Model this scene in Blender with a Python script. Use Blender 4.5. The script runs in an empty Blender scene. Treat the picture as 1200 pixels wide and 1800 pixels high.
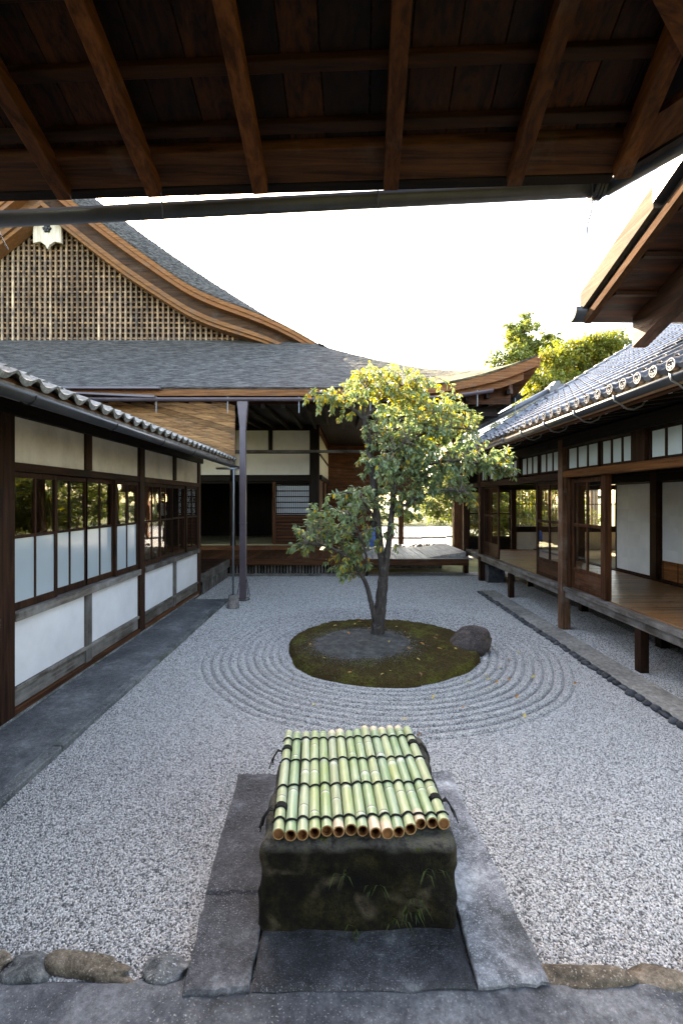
import bpy, math, random
import numpy as np
from mathutils import Vector, Matrix
R = math.radians
rnd = random.Random(7)
SC = bpy.context.scene
COL = SC.collection

# ------------------------------------------------------------------ camera, sky, sun, exposure
F_PX = 800.0                      # focal length in pixels of the 1200 x 1800 photograph
cam_d = bpy.data.cameras.new('camera')
cam = bpy.data.objects.new('camera', cam_d); COL.objects.link(cam)
cam_d.sensor_fit = 'VERTICAL'
cam_d.sensor_height = 36.0
cam_d.lens = 36.0 * F_PX / 1800.0
cam_d.clip_start = 0.05; cam_d.clip_end = 1000
CAM_Z = 2.0
cam.location = (0, 0, CAM_Z)
cam.rotation_euler = (R(90), 0, 0)
cam_d.shift_x = 3.0 / 1800; cam_d.shift_y = -22.0 / 1800
SC.camera = cam

SUN_AZ, SUN_EL = 24.2, 30.8       # degrees left of +Y, degrees up
sv = Vector((-math.sin(R(SUN_AZ)) * math.cos(R(SUN_EL)), math.cos(R(SUN_AZ)) * math.cos(R(SUN_EL)), math.sin(R(SUN_EL))))
world = bpy.data.worlds.new('World'); SC.world = world; world.use_nodes = True
wn = world.node_tree.nodes; wl = world.node_tree.links
sky = wn.new('ShaderNodeTexSky'); sky.sky_type = 'NISHITA'; sky.sun_disc = False
sky.sun_elevation = R(SUN_EL); sky.sun_rotation = R(-SUN_AZ)
sky.altitude = 50; sky.air_density = 1.0; sky.dust_density = 1.5; sky.ozone_density = 1.0
wn['Background'].inputs['Strength'].default_value = 0.14
wl.new(sky.outputs[0], wn['Background'].inputs['Color'])
sl = bpy.data.lights.new('sun', 'SUN'); so = bpy.data.objects.new('sun', sl); COL.objects.link(so)
sl.energy = 4.0; sl.angle = R(0.53); sl.color = (1.0, 0.93, 0.82)
so.rotation_euler = (-sv).to_track_quat('-Z', 'Y').to_euler(); so.location = (0, 0, 30)
SC.view_settings.view_transform = 'Standard'; SC.view_settings.look = 'None'
SC.view_settings.exposure = 3.7; SC.view_settings.gamma = 1.0
SC.view_settings.use_white_balance = True; SC.view_settings.white_balance_temperature = 8700; SC.view_settings.white_balance_tint = 12
SC.render.engine = 'CYCLES'
SC.cycles.max_bounces = 8; SC.cycles.diffuse_bounces = 4; SC.cycles.glossy_bounces = 3
SC.cycles.transparent_max_bounces = 12; SC.cycles.use_denoising = True
SC.cycles.caustics_reflective = False; SC.cycles.caustics_refractive = False

# ------------------------------------------------------------------ materials
class NT:
    """small helper round a material's node tree"""
    def __init__(s, name):
        s.m = bpy.data.materials.new(name); s.m.use_nodes = True
        s.t = s.m.node_tree; s.n = s.t.nodes; s.bsdf = s.n['Principled BSDF']; s.out = s.n['Material Output']
    def add(s, t, **kw):
        nd = s.n.new(t)
        for k, v in kw.items(): setattr(nd, k, v)
        return nd
    def link(s, a, b): s.t.links.new(a, b)
    def noise(s, vec, scale, detail=4, rough=0.6, dist=0.0):
        nd = s.add('ShaderNodeTexNoise'); nd.inputs['Scale'].default_value = scale
        nd.inputs['Detail'].default_value = detail; nd.inputs['Roughness'].default_value = rough
        nd.inputs['Distortion'].default_value = dist
        if vec is not None: s.link(vec, nd.inputs['Vector'])
        return nd.outputs['Fac']
    def voro(s, vec, scale, feature='F1', out='Distance'):
        nd = s.add('ShaderNodeTexVoronoi', feature=feature); nd.inputs['Scale'].default_value = scale
        s.link(vec, nd.inputs['Vector']); return nd.outputs[out]
    def ramp(s, fac, stops, interp='LINEAR'):
        nd = s.add('ShaderNodeValToRGB'); cr = nd.color_ramp; cr.interpolation = interp
        while len(cr.elements) < len(stops): cr.elements.new(0.5)
        for e, (p, c) in zip(cr.elements, stops):
            e.position = p; e.color = (c, c, c, 1) if isinstance(c, (int, float)) else (*c, 1)
        s.link(fac, nd.inputs[0]); return nd.outputs['Color']
    def mix(s, fac, a, b, blend='MIX'):
        nd = s.add('ShaderNodeMix', data_type='RGBA', blend_type=blend)
        for sock, v in ((nd.inputs[0], fac), (nd.inputs[6], a), (nd.inputs[7], b)):
            if hasattr(v, 'is_linked') or hasattr(v, 'links'): s.link(v, sock)
            elif isinstance(v, (int, float)): sock.default_value = v if sock == nd.inputs[0] else (v, v, v, 1)
            else: sock.default_value = (*v, 1)
        return nd.outputs[2]
    def math(s, op, a, b=None):
        nd = s.add('ShaderNodeMath', operation=op)
        for i, v in enumerate((a, b)):
            if v is None: continue
            if isinstance(v, (int, float)): nd.inputs[i].default_value = v
            else: s.link(v, nd.inputs[i])
        return nd.outputs[0]
    def coords(s, stretch=(1, 1, 1), jitter=True):
        tc = s.add('ShaderNodeTexCoord'); v = tc.outputs['Object']
        if jitter:
            oi = s.add('ShaderNodeObjectInfo'); cmb = s.add('ShaderNodeCombineXYZ')
            m1 = s.math('MULTIPLY', oi.outputs['Random'], 37.0); m2 = s.math('MULTIPLY', oi.outputs['Random'], 91.0)
            s.link(m1, cmb.inputs[0]); s.link(m2, cmb.inputs[1]); s.link(m1, cmb.inputs[2])
            ad = s.add('ShaderNodeVectorMath', operation='ADD'); s.link(v, ad.inputs[0]); s.link(cmb.outputs[0], ad.inputs[1]); v = ad.outputs[0]
        mp = s.add('ShaderNodeMapping'); mp.inputs['Scale'].default_value = stretch; s.link(v, mp.inputs[0])
        return mp.outputs[0]
    def rand(s): return s.add('ShaderNodeObjectInfo').outputs['Random']
    def bump(s, h, strength=0.3, dist=0.01):
        b = s.add('ShaderNodeBump'); b.inputs['Strength'].default_value = strength; b.inputs['Distance'].default_value = dist
        s.link(h, b.inputs['Height']); s.link(b.outputs[0], s.bsdf.inputs['Normal'])
    def col(s, c):
        if isinstance(c, tuple): s.bsdf.inputs['Base Color'].default_value = (*c, 1)
        else: s.link(c, s.bsdf.inputs['Base Color'])
    def rough(s, r):
        if isinstance(r, (int, float)): s.bsdf.inputs['Roughness'].default_value = r
        else: s.link(r, s.bsdf.inputs['Roughness'])
    def spec(s, v): s.bsdf.inputs['Specular IOR Level'].default_value = v

M = {}
AX = {'x': (0.06, 1, 1), 'y': (1, 0.06, 1), 'z': (1, 1, 0.06)}
def wood(name, dark, light, axis='z', grey=0.0, greycol=(0.22, 0.21, 0.2), rough=0.6, scale=14, contrast=1.9, bump=0.6, spread=0.35, spec=0.14):
    key = name + '_' + axis
    if key in M: return M[key]
    n = NT(key); st = AX[axis]
    v = n.coords(st)
    g1 = n.noise(v, scale, 6, 0.65, 1.2)
    g2 = n.noise(v, scale * 5, 3, 0.6, 0.3)
    fac = n.math('ADD', n.math('MULTIPLY', g1, 0.7), n.math('MULTIPLY', g2, 0.3))
    lo = 0.5 - 0.2 / contrast; hi = 0.5 + 0.2 / contrast
    c = n.ramp(fac, [(lo, dark), (hi, light)])
    v2 = n.coords((1, 1, 1))
    if grey > 0:
        gm = n.ramp(n.noise(v2, 3.0, 5, 0.7), [(0.62 - grey * 0.45, 0.0), (0.85 - grey * 0.35, 1.0)])
        c = n.mix(n.math('MULTIPLY', gm, min(1, grey + 0.25)), c, greycol)
    hv = n.math('ADD', n.math('MULTIPLY', n.rand(), 2 * spread), 1 - spread)
    hs = n.add('ShaderNodeHueSaturation'); n.link(hv, hs.inputs['Value']); n.link(c, hs.inputs['Color'])
    n.col(hs.outputs[0]); n.rough(n.ramp(g2, [(0.3, rough - 0.12), (0.7, rough + 0.15)]))
    n.spec(spec); n.bump(fac, bump, 0.006)
    M[key] = n.m; return n.m
def W(axis): return wood('dark_timber', (0.009, 0.0035, 0.002), (0.044, 0.017, 0.0085), axis, 0.08, (0.10, 0.085, 0.08))
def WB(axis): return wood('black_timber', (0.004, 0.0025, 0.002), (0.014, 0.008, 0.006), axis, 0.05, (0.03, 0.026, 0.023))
def WO(axis): return wood('orange_timber', (0.08, 0.027, 0.009), (0.25, 0.095, 0.032), axis, 0.08, (0.2, 0.17, 0.14))
def WM(axis): return wood('brown_timber', (0.032, 0.012, 0.006), (0.12, 0.046, 0.019), axis, 0.15, (0.16, 0.14, 0.12))
def WG(axis): return wood('weathered_timber', (0.035, 0.028, 0.024), (0.14, 0.12, 0.105), axis, 0.45, (0.24, 0.23, 0.22), 0.75)
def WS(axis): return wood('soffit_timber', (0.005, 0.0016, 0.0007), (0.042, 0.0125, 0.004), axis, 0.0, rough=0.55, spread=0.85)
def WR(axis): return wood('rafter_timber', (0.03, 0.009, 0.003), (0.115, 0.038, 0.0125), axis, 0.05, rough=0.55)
def WP(axis): return wood('pale_timber', (0.30, 0.17, 0.09), (0.66, 0.47, 0.30), axis, 0.15, (0.55, 0.5, 0.45), 0.7)
def WL(axis): return wood('bleached_slat_timber', (0.15, 0.085, 0.048), (0.40, 0.31, 0.225), axis, 0.6, (0.06, 0.055, 0.057), 0.8, scale=6)
def WF(axis): return wood('floor_timber', (0.10, 0.042, 0.016), (0.32, 0.155, 0.06), axis, 0.05, (0.25, 0.19, 0.14), 0.34, spec=0.4)

def plain(name, color, rough=0.6, spec=0.5, metal=0.0, var=0.12, nscale=4.0, bump=0.0, bscale=60):
    if name in M: return M[name]
    n = NT(name); v = n.coords()
    f = n.noise(v, nscale, 5, 0.65)
    lo = tuple(c * (1 - var) for c in color); hi = tuple(min(1, c * (1 + var)) for c in color)
    n.col(n.ramp(f, [(0.3, lo), (0.7, hi)])); n.rough(rough); n.spec(spec); n.bsdf.inputs['Metallic'].default_value = metal
    if bump: n.bump(n.noise(v, bscale, 4, 0.6), bump, 0.004)
    M[name] = n.m; return n.m

plain('white_plaster', (0.62, 0.62, 0.645), 0.8, 0.2, var=0.09, nscale=2.2, bump=0.08, bscale=180)
plain('cream_pane', (0.72, 0.66, 0.52), 0.8, 0.2, var=0.05)
plain('black_gutter', (0.028, 0.03, 0.035), 0.42, 0.5, var=0.4, nscale=6, bump=0.15, bscale=20)
plain('purple_pipe', (0.085, 0.065, 0.078), 0.45, 0.5, var=0.15)
plain('metal_rod', (0.2, 0.22, 0.24), 0.45, 0.5, 0.6)
plain('iron', (0.03, 0.03, 0.032), 0.5, 0.5, 0.5)
plain('white_paint', (0.6, 0.6, 0.58), 0.6)
plain('frosted_glass', (0.36, 0.42, 0.46), 0.10, 0.9, var=0.03, nscale=1.0)
plain('paper', (0.66, 0.68, 0.72), 0.9, 0.1, var=0.03, nscale=2)
plain('transom_paper', (0.56, 0.62, 0.62), 0.35, 0.5, var=0.05, nscale=2)
plain('tatami', (0.36, 0.31, 0.18), 0.75, 0.2, var=0.12, nscale=30)
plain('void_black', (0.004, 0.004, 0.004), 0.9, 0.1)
plain('cardboard', (0.22, 0.09, 0.045), 0.8, 0.2)
plain('rope', (0.008, 0.008, 0.008), 0.8, 0.3, bump=0.6, bscale=150)
plain('skin', (0.45, 0.26, 0.18), 0.55, 0.4)
plain('hair', (0.01, 0.008, 0.007), 0.5, 0.4)
plain('blue_cloth', (0.09, 0.2, 0.55), 0.85, 0.2, var=0.35, nscale=14)
plain('black_cloth', (0.012, 0.012, 0.014), 0.85, 0.2)
plain('white_cloth', (0.7, 0.7, 0.7), 0.85, 0.2)
plain('antefix_groove', (0.02, 0.021, 0.024), 0.6, 0.3)

def beige_plaster():
    n = NT('beige_plaster'); v = n.coords()
    a = n.ramp(n.noise(v, 1.6, 6, 0.7), [(0.3, (0.58, 0.51, 0.43)), (0.55, (0.74, 0.67, 0.58)), (0.75, (0.79, 0.73, 0.64))])
    v2 = n.coords((1, 1, 0.25)); st = n.ramp(n.noise(v2, 5, 4, 0.6), [(0.5, 1.0), (0.75, 0.82)])
    n.col(n.mix(1.0, a, st, 'MULTIPLY')); n.rough(0.85); n.spec(0.15); n.bump(n.noise(v, 140, 3), 0.1, 0.004)
    M['beige_plaster'] = n.m
beige_plaster()

def glass():
    n = NT('window_glass'); n.n.remove(n.bsdf)
    fr = n.add('ShaderNodeFresnel')
    geo = n.add('ShaderNodeNewGeometry'); ior = n.math('ADD', n.math('MULTIPLY', geo.outputs['Backfacing'], 1 / 1.75 - 1.75), 1.75); n.link(ior, fr.inputs['IOR'])  # same reflectance from both sides of a pane
    gl = n.add('ShaderNodeBsdfGlossy'); gl.inputs['Roughness'].default_value = 0.015; gl.inputs['Color'].default_value = (0.95, 0.95, 0.95, 1)
    tr = n.add('ShaderNodeBsdfTransparent'); tr.inputs['Color'].default_value = (0.93, 0.95, 0.94, 1)
    mx = n.add('ShaderNodeMixShader')
    n.link(fr.outputs[0], mx.inputs[0]); n.link(tr.outputs[0], mx.inputs[1]); n.link(gl.outputs[0], mx.inputs[2]); n.link(mx.outputs[0], n.out.inputs[0])
    v = n.coords(); b = n.add('ShaderNodeBump'); b.inputs['Strength'].default_value = 0.03; b.inputs['Distance'].default_value = 0.02
    n.link(n.noise(v, 5, 1), b.inputs['Height']); n.link(b.outputs[0], gl.inputs['Normal']); n.link(b.outputs[0], fr.inputs['Normal'])
    M['glass'] = n.m
glass()

def pebble_mat():
    n = NT('pebble'); r = n.rand()
    c = n.ramp(r, [(0.0, (0.085, 0.082, 0.08)), (0.16, (0.19, 0.185, 0.18)), (0.34, (0.40, 0.385, 0.37)), (0.6, (0.56, 0.54, 0.52)), (0.9, (0.78, 0.755, 0.73)), (1.0, (0.45, 0.38, 0.31))])
    v = n.coords(); c = n.mix(1.0, c, n.ramp(n.noise(v, 260, 3), [(0.3, 0.72), (0.7, 1.0)]), 'MULTIPLY')
    n.col(c); n.rough(0.7); n.spec(0.3); M['pebble'] = n.m
pebble_mat()
def gravel_mat():
    n = NT('gravel_bed'); v = n.coords(jitter=False)
    cell = n.add('ShaderNodeTexVoronoi'); cell.inputs['Scale'].default_value = 85; n.link(v, cell.inputs['Vector'])
    sp = n.add('ShaderNodeSeparateColor'); n.link(cell.outputs['Color'], sp.inputs[0])
    c = n.ramp(sp.outputs[0], [(0.0, (0.08, 0.08, 0.085)), (0.3, (0.22, 0.22, 0.225)), (0.6, (0.46, 0.455, 0.46)), (1.0, (0.74, 0.73, 0.72))])
    gap = n.ramp(cell.outputs['Distance'], [(0.3, 1.0), (0.7, 0.35)])
    c = n.mix(1.0, c, gap, 'MULTIPLY'); big = n.ramp(n.noise(v, 0.7, 4), [(0.35, 0.86), (0.65, 1.0)])
    n.col(n.mix(1.0, c, big, 'MULTIPLY')); n.rough(0.8); n.spec(0.2)
    n.bump(n.ramp(cell.outputs['Distance'], [(0.0, 1.0), (0.7, 0.0)]), 0.8, 0.01); M['gravel'] = n.m
gravel_mat()
def stone(name, stops, scale=3.0, speck=0.0, speckcol=(0.6, 0.6, 0.6), rough=0.75, bump=0.5, spec=0.35, lichen=None, sscale=90):
    n = NT(name); v = n.coords()
    f = n.noise(v, scale, 8, 0.72, 0.3); c = n.ramp(f, [(0.5 + (p_ - 0.5) * 0.6, c_) for p_, c_ in stops])
    if speck:
        s_ = n.ramp(n.noise(v, sscale, 2, 0.5), [(0.66 - speck * 0.1, 0.0), (0.70 - speck * 0.1, 1.0)])
        pt = n.ramp(n.noise(v, 2.2, 3), [(0.35, 0.25), (0.62, 1.0)])
        c = n.mix(n.math('MULTIPLY', n.math('MULTIPLY', s_, pt), 0.8), c, speckcol)
    fine = n.ramp(n.noise(v, scale * 11, 8, 0.78), [(0.36, 0.55), (0.5, 0.95), (0.64, 1.4)])
    c = n.mix(1.0, c, fine, 'MULTIPLY')
    if lichen:
        lm = n.ramp(n.noise(v, 1.7, 7, 0.75), [(0.5, 0.0), (0.6, 1.0)])
        c = n.mix(lm, c, lichen)
    hs = n.add('ShaderNodeHueSaturation'); n.link(n.math('ADD', n.math('MULTIPLY', n.rand(), 0.4), 0.8), hs.inputs['Value']); n.link(c, hs.inputs['Color'])
    n.col(hs.outputs[0]); n.rough(rough); n.spec(spec)
    n.bump(n.math('ADD', n.noise(v, scale * 8, 8, 0.7), n.math('MULTIPLY', n.noise(v, 120, 3), 0.3)), bump, 0.02); M[name] = n.m
stone('slab_stone', [(0.3, (0.018, 0.019, 0.023)), (0.48, (0.05, 0.052, 0.06)), (0.62, (0.085, 0.088, 0.1)), (0.75, (0.2, 0.205, 0.22))], 3.2, 0.5, (0.36, 0.37, 0.4), 0.55, 0.8, sscale=170)
stone('pale_slab', [(0.3, (0.05, 0.055, 0.06)), (0.48, (0.15, 0.155, 0.17)), (0.7, (0.4, 0.41, 0.43))], 2.6, 0.7, (0.55, 0.56, 0.57), 0.65, 0.8, sscale=170)
stone('concrete', [(0.28, (0.025, 0.027, 0.032)), (0.5, (0.07, 0.075, 0.085)), (0.75, (0.15, 0.155, 0.165))], 3.0, 0.3, (0.3, 0.29, 0.28), 0.75, 0.6, sscale=110)
stone('pavement', [(0.3, (0.055, 0.06, 0.065)), (0.55, (0.095, 0.1, 0.105)), (0.75, (0.17, 0.175, 0.18))], 1.8, 0.4, (0.3, 0.3, 0.3), 0.55, 0.3)
stone('kerb_stone', [(0.3, (0.07, 0.075, 0.078)), (0.7, (0.2, 0.205, 0.2))], 3.0, 0.5, (0.4, 0.4, 0.4), 0.7, 0.6, lichen=(0.06, 0.065, 0.05))
stone('earth_strip', [(0.3, (0.2, 0.19, 0.17)), (0.7, (0.36, 0.34, 0.31))], 2.0, 0.3, (0.12, 0.11, 0.1), 0.85, 0.4)
stone('dark_cobble', [(0.3, (0.02, 0.023, 0.028)), (0.7, (0.085, 0.09, 0.1))], 6.0, 0.0, rough=0.6)
stone('brown_rock', [(0.25, (0.06, 0.045, 0.033)), (0.5, (0.15, 0.115, 0.083)), (0.75, (0.3, 0.245, 0.185))], 5.0, 0.4, (0.5, 0.44, 0.36), 0.8, 0.9)
stone('grey_rock', [(0.25, (0.06, 0.063, 0.065)), (0.5, (0.16, 0.165, 0.165)), (0.75, (0.33, 0.33, 0.32))], 5.0, 0.4, (0.5, 0.5, 0.5), 0.75, 0.9)
stone('boulder', [(0.25, (0.014, 0.012, 0.012)), (0.5, (0.045, 0.035, 0.032)), (0.8, (0.13, 0.095, 0.08))], 2.5, 0.4, (0.28, 0.22, 0.2), 0.7, 0.8)
stone('drain_stone', [(0.25, (0.05, 0.048, 0.05)), (0.75, (0.26, 0.23, 0.22))], 7.0, 0.3, (0.4, 0.35, 0.33), 0.75, 0.8)

def roof_tile_mat():
    n = NT('roof_tile'); v = n.coords()
    f = n.noise(v, 9, 5, 0.7)
    c = n.ramp(f, [(0.3, (0.055, 0.06, 0.072)), (0.7, (0.12, 0.125, 0.145))])
    hs = n.add('ShaderNodeHueSaturation'); n.link(n.math('ADD', n.math('MULTIPLY', n.rand(), 0.7), 0.65), hs.inputs['Value']); n.link(c, hs.inputs['Color'])
    n.col(hs.outputs[0]); n.rough(n.ramp(n.noise(v, 14, 4), [(0.3, 0.22), (0.7, 0.45)])); n.spec(0.7); n.bump(n.noise(v, 60, 3), 0.12, 0.004)
    M['tile'] = n.m
    n = NT('old_roof_tile'); v = n.coords()
    c = n.ramp(n.noise(v, 22, 6, 0.75), [(0.3, (0.06, 0.06, 0.055)), (0.5, (0.16, 0.16, 0.15)), (0.72, (0.38, 0.39, 0.36))])
    n.col(c); n.rough(0.65); n.spec(0.4); n.bump(n.noise(v, 50, 4), 0.3, 0.005); M['old_tile'] = n.m
roof_tile_mat()

def shingle_mat():
    n = NT('bark_shingle'); v = n.coords((0.14, 1, 1), False)
    a = n.noise(v, 26, 5, 0.75); v3 = n.coords((1, 1, 1), False)
    c = n.ramp(a, [(0.38, (0.010, 0.0095, 0.0095)), (0.5, (0.052, 0.05, 0.049)), (0.64, (0.115, 0.11, 0.105))])
    tc = n.add('ShaderNodeTexCoord'); sp = n.add('ShaderNodeSeparateXYZ'); n.link(tc.outputs['Object'], sp.inputs[0])
    mossy = n.math('MULTIPLY', n.ramp(n.noise(v3, 1.4, 6, 0.7), [(0.38, 0.0), (0.6, 1.0)]), n.ramp(n.math('MULTIPLY', sp.outputs[0], 0.25), [(0.05, 0.0), (0.75, 1.0)]))  # yellow tint rising rightwards: moss plus the corner's grazing sunlight put into the colour
    c = n.mix(mossy, c, n.ramp(a, [(0.3, (0.09, 0.08, 0.035)), (0.7, (0.3, 0.27, 0.16))]))
    n.col(c); n.rough(0.9); n.spec(0.15); n.bump(n.math('ADD', a, n.noise(v3, 60, 3)), 0.6, 0.03); M['shingle'] = n.m
    n = NT('shingle_edge'); v = n.coords((0.2, 0.2, 6), False); a = n.noise(v, 12, 5, 0.7); v3 = n.coords((1, 1, 1), False)
    c = n.ramp(a, [(0.3, (0.07, 0.026, 0.012)), (0.55, (0.2, 0.085, 0.035)), (0.75, (0.33, 0.17, 0.085))])
    c = n.mix(n.ramp(n.noise(v3, 3, 6, 0.75), [(0.55, 0.0), (0.7, 0.7)]), c, (0.09, 0.085, 0.08))
    n.col(c); n.rough(0.85); n.spec(0.2); n.bump(a, 0.6, 0.02); M['shingle_edge'] = n.m
shingle_mat()

def moss_mat():
    n = NT('moss_mound'); v = n.coords(jitter=False)
    soil = n.ramp(n.noise(v, 9, 7, 0.75), [(0.3, (0.05, 0.047, 0.044)), (0.55, (0.14, 0.135, 0.125)), (0.75, (0.25, 0.245, 0.23))])
    moss = n.ramp(n.noise(v, 16, 7, 0.75), [(0.3, (0.024, 0.018, 0.007)), (0.52, (0.085, 0.075, 0.02)), (0.72, (0.17, 0.165, 0.035))])
    at = n.add('ShaderNodeAttribute', attribute_name='bare')
    f = n.math('ADD', at.outputs['Fac'], n.math('MULTIPLY', n.math('SUBTRACT', n.noise(v, 3.2, 6, 0.75), 0.5), 1.5))
    n.col(n.mix(n.ramp(f, [(0.42, 0.0), (0.62, 1.0)]), moss, soil)); n.rough(0.95); n.spec(0.1)
    n.bump(n.math('ADD', n.noise(v, 60, 5, 0.8), n.noise(v, 200, 3)), 0.9, 0.02); M['moss'] = n.m
    n = NT('mossy_basin_stone'); v = n.coords(jitter=False)
    base = n.ramp(n.noise(v, 5, 8, 0.75), [(0.38, (0.002, 0.0018, 0.0008)), (0.5, (0.0085, 0.007, 0.003)), (0.58, (0.020, 0.017, 0.005)), (0.7, (0.04, 0.032, 0.02))])
    vein = n.add('ShaderNodeTexVoronoi', feature='DISTANCE_TO_EDGE'); vein.inputs['Scale'].default_value = 2.1
    wv = n.add('ShaderNodeVectorMath', operation='ADD'); nz = n.add('ShaderNodeTexNoise'); nz.inputs['Scale'].default_value = 3.0; n.link(v, nz.inputs['Vector'])
    n.link(v, wv.inputs[0]); sc_ = n.add('ShaderNodeVectorMath', operation='SCALE'); sc_.inputs['Scale'].default_value = 0.5
    n.link(nz.outputs['Color'], sc_.inputs[0]); n.link(sc_.outputs[0], wv.inputs[1]); n.link(wv.outputs[0], vein.inputs['Vector'])
    base = n.mix(1.0, base, n.ramp(n.noise(v, 42, 8, 0.8), [(0.36, 0.4), (0.5, 0.95), (0.64, 1.8)]), 'MULTIPLY')
    vm = n.math('MULTIPLY', n.ramp(vein.outputs['Distance'], [(0.02, 1.0), (0.06, 0.0)]), n.ramp(n.noise(v, 4, 3), [(0.5, 0.0), (0.58, 0.55)]))
    c = n.mix(vm, base, n.ramp(n.noise(v, 30, 5), [(0.35, (0.05, 0.038, 0.024)), (0.65, (0.15, 0.12, 0.08))]))
    tc = n.add('ShaderNodeTexCoord'); sp = n.add('ShaderNodeSeparateXYZ'); n.link(tc.outputs['Normal'], sp.inputs[0])
    up = n.ramp(sp.outputs[2], [(0.3, 0.0), (0.8, 1.0)])
    gr = n.ramp(n.noise(v, 18, 6, 0.75), [(0.35, (0.022, 0.02, 0.017)), (0.55, (0.09, 0.085, 0.072)), (0.65, (0.07, 0.075, 0.016))])
    n.col(n.mix(up, c, gr)); n.rough(0.9); n.spec(0.2)
    n.bump(n.math('ADD', n.noise(v, 14, 8, 0.75), n.math('MULTIPLY', n.noise(v, 120, 3), 0.4)), 0.9, 0.03); M['basin'] = n.m
    n = NT('garden_ground'); v = n.coords(jitter=False)
    n.col(n.ramp(n.noise(v, 1.2, 8, 0.7), [(0.3, (0.05, 0.055, 0.02)), (0.55, (0.10, 0.11, 0.03)), (0.7, (0.17, 0.14, 0.08))])); n.rough(0.95); n.bump(n.noise(v, 30, 5), 0.6, 0.03); M['ground'] = n.m
moss_mat()

def bamboo_mat():
    n = NT('bamboo'); v = n.coords((1, 0.15, 1)); r = n.rand()
    base = n.ramp(r, [(0.0, (0.2, 0.29, 0.12)), (0.3, (0.27, 0.36, 0.14)), (0.55, (0.2, 0.31, 0.16)), (0.8, (0.34, 0.40, 0.17)), (1.0, (0.3, 0.34, 0.2))])
    c = n.mix(n.ramp(n.noise(v, 22, 5, 0.7), [(0.4, 0.0), (0.75, 0.55)]), base, (0.5, 0.56, 0.5))
    at = n.add('ShaderNodeAttribute', attribute_name='endpale'); v3 = n.coords()
    f = n.math('ADD', at.outputs['Fac'], n.math('MULTIPLY', n.math('SUBTRACT', n.noise(v3, 7, 4), 0.5), 1.1))
    c = n.mix(n.ramp(f, [(0.5, 0.0), (0.66, 1.0)]), c, (0.62, 0.50, 0.36))
    nd = n.add('ShaderNodeAttribute', attribute_name='node')
    c = n.mix(nd.outputs['Fac'], c, (0.09, 0.09, 0.06)); pw = n.add('ShaderNodeAttribute', attribute_name='powder'); c = n.mix(n.math('MULTIPLY', pw.outputs['Fac'], 0.6), c, (0.6, 0.64, 0.58))
    n.col(c); n.rough(0.38); n.spec(0.5); n.bump(n.noise(v, 50, 3), 0.08, 0.003); M['bamboo'] = n.m
    plain('bamboo_end', (0.36, 0.2, 0.09), 0.7, 0.3, var=0.3, nscale=30)
    plain('bamboo_inside', (0.2, 0.085, 0.032), 0.8, 0.2, var=0.35, nscale=30)
bamboo_mat()

def bark(name, stops, scale=18):
    n = NT(name); v = n.coords((1, 1, 0.3), False); f = n.noise(v, scale, 7, 0.7)
    c = n.ramp(f, stops); v3 = n.coords((1, 1, 1), False)
    c = n.mix(n.ramp(n.noise(v3, 9, 5, 0.7), [(0.58, 0.0), (0.68, 0.6)]), c, (0.2, 0.2, 0.18))
    n.col(c); n.rough(0.85); n.spec(0.2); n.bump(f, 0.7, 0.012); M[name] = n.m
bark('bark_dark', [(0.3, (0.022, 0.018, 0.017)), (0.55, (0.065, 0.055, 0.052)), (0.75, (0.13, 0.115, 0.11))])
bark('bark_pale', [(0.3, (0.06, 0.05, 0.04)), (0.7, (0.24, 0.2, 0.17))])

def leaf_mat(name, stops, trans=0.35, rough=0.35, spec=0.5):
    n = NT(name); at = n.add('ShaderNodeAttribute', attribute_name='tone')
    c = n.ramp(at.outputs['Fac'], stops); n.col(c); n.rough(rough); n.spec(spec)
    tl = n.add('ShaderNodeBsdfTranslucent')
    hs = n.add('ShaderNodeHueSaturation'); hs.inputs['Value'].default_value = 1.7; hs.inputs['Saturation'].default_value = 1.15; n.link(c, hs.inputs['Color']); n.link(hs.outputs[0], tl.inputs[0])
    mx = n.add('ShaderNodeMixShader'); mx.inputs[0].default_value = trans
    n.link(n.bsdf.outputs[0], mx.inputs[1]); n.link(tl.outputs[0], mx.inputs[2]); n.link(mx.outputs[0], n.out.inputs[0]); M[name] = n.m
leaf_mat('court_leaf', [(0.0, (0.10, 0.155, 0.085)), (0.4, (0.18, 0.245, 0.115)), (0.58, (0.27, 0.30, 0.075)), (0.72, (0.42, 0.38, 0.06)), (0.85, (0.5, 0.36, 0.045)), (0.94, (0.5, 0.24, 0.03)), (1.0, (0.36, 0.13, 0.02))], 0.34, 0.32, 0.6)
leaf_mat('green_leaf', [(0.0, (0.04, 0.062, 0.02)), (0.6, (0.10, 0.13, 0.034)), (1.0, (0.19, 0.19, 0.045))], 0.4, 0.45)
leaf_mat('yellow_leaf', [(0.0, (0.05, 0.075, 0.02)), (0.5, (0.115, 0.14, 0.03)), (1.0, (0.22, 0.19, 0.035))], 0.4, 0.5)
leaf_mat('fallen_yellow', [(0.0, (0.5, 0.38, 0.1)), (1.0, (0.5, 0.38, 0.1))], 0.1, 0.6)
leaf_mat('fallen_orange', [(0.0, (0.45, 0.2, 0.05)), (1.0, (0.45, 0.2, 0.05))], 0.1, 0.6)
leaf_mat('fallen_brown', [(0.0, (0.2, 0.09, 0.035)), (1.0, (0.2, 0.09, 0.035))], 0.1, 0.7)
leaf_mat('fern_blade', [(0.0, (0.02, 0.035, 0.008)), (1.0, (0.06, 0.09, 0.018))], 0.3, 0.5)

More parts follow.
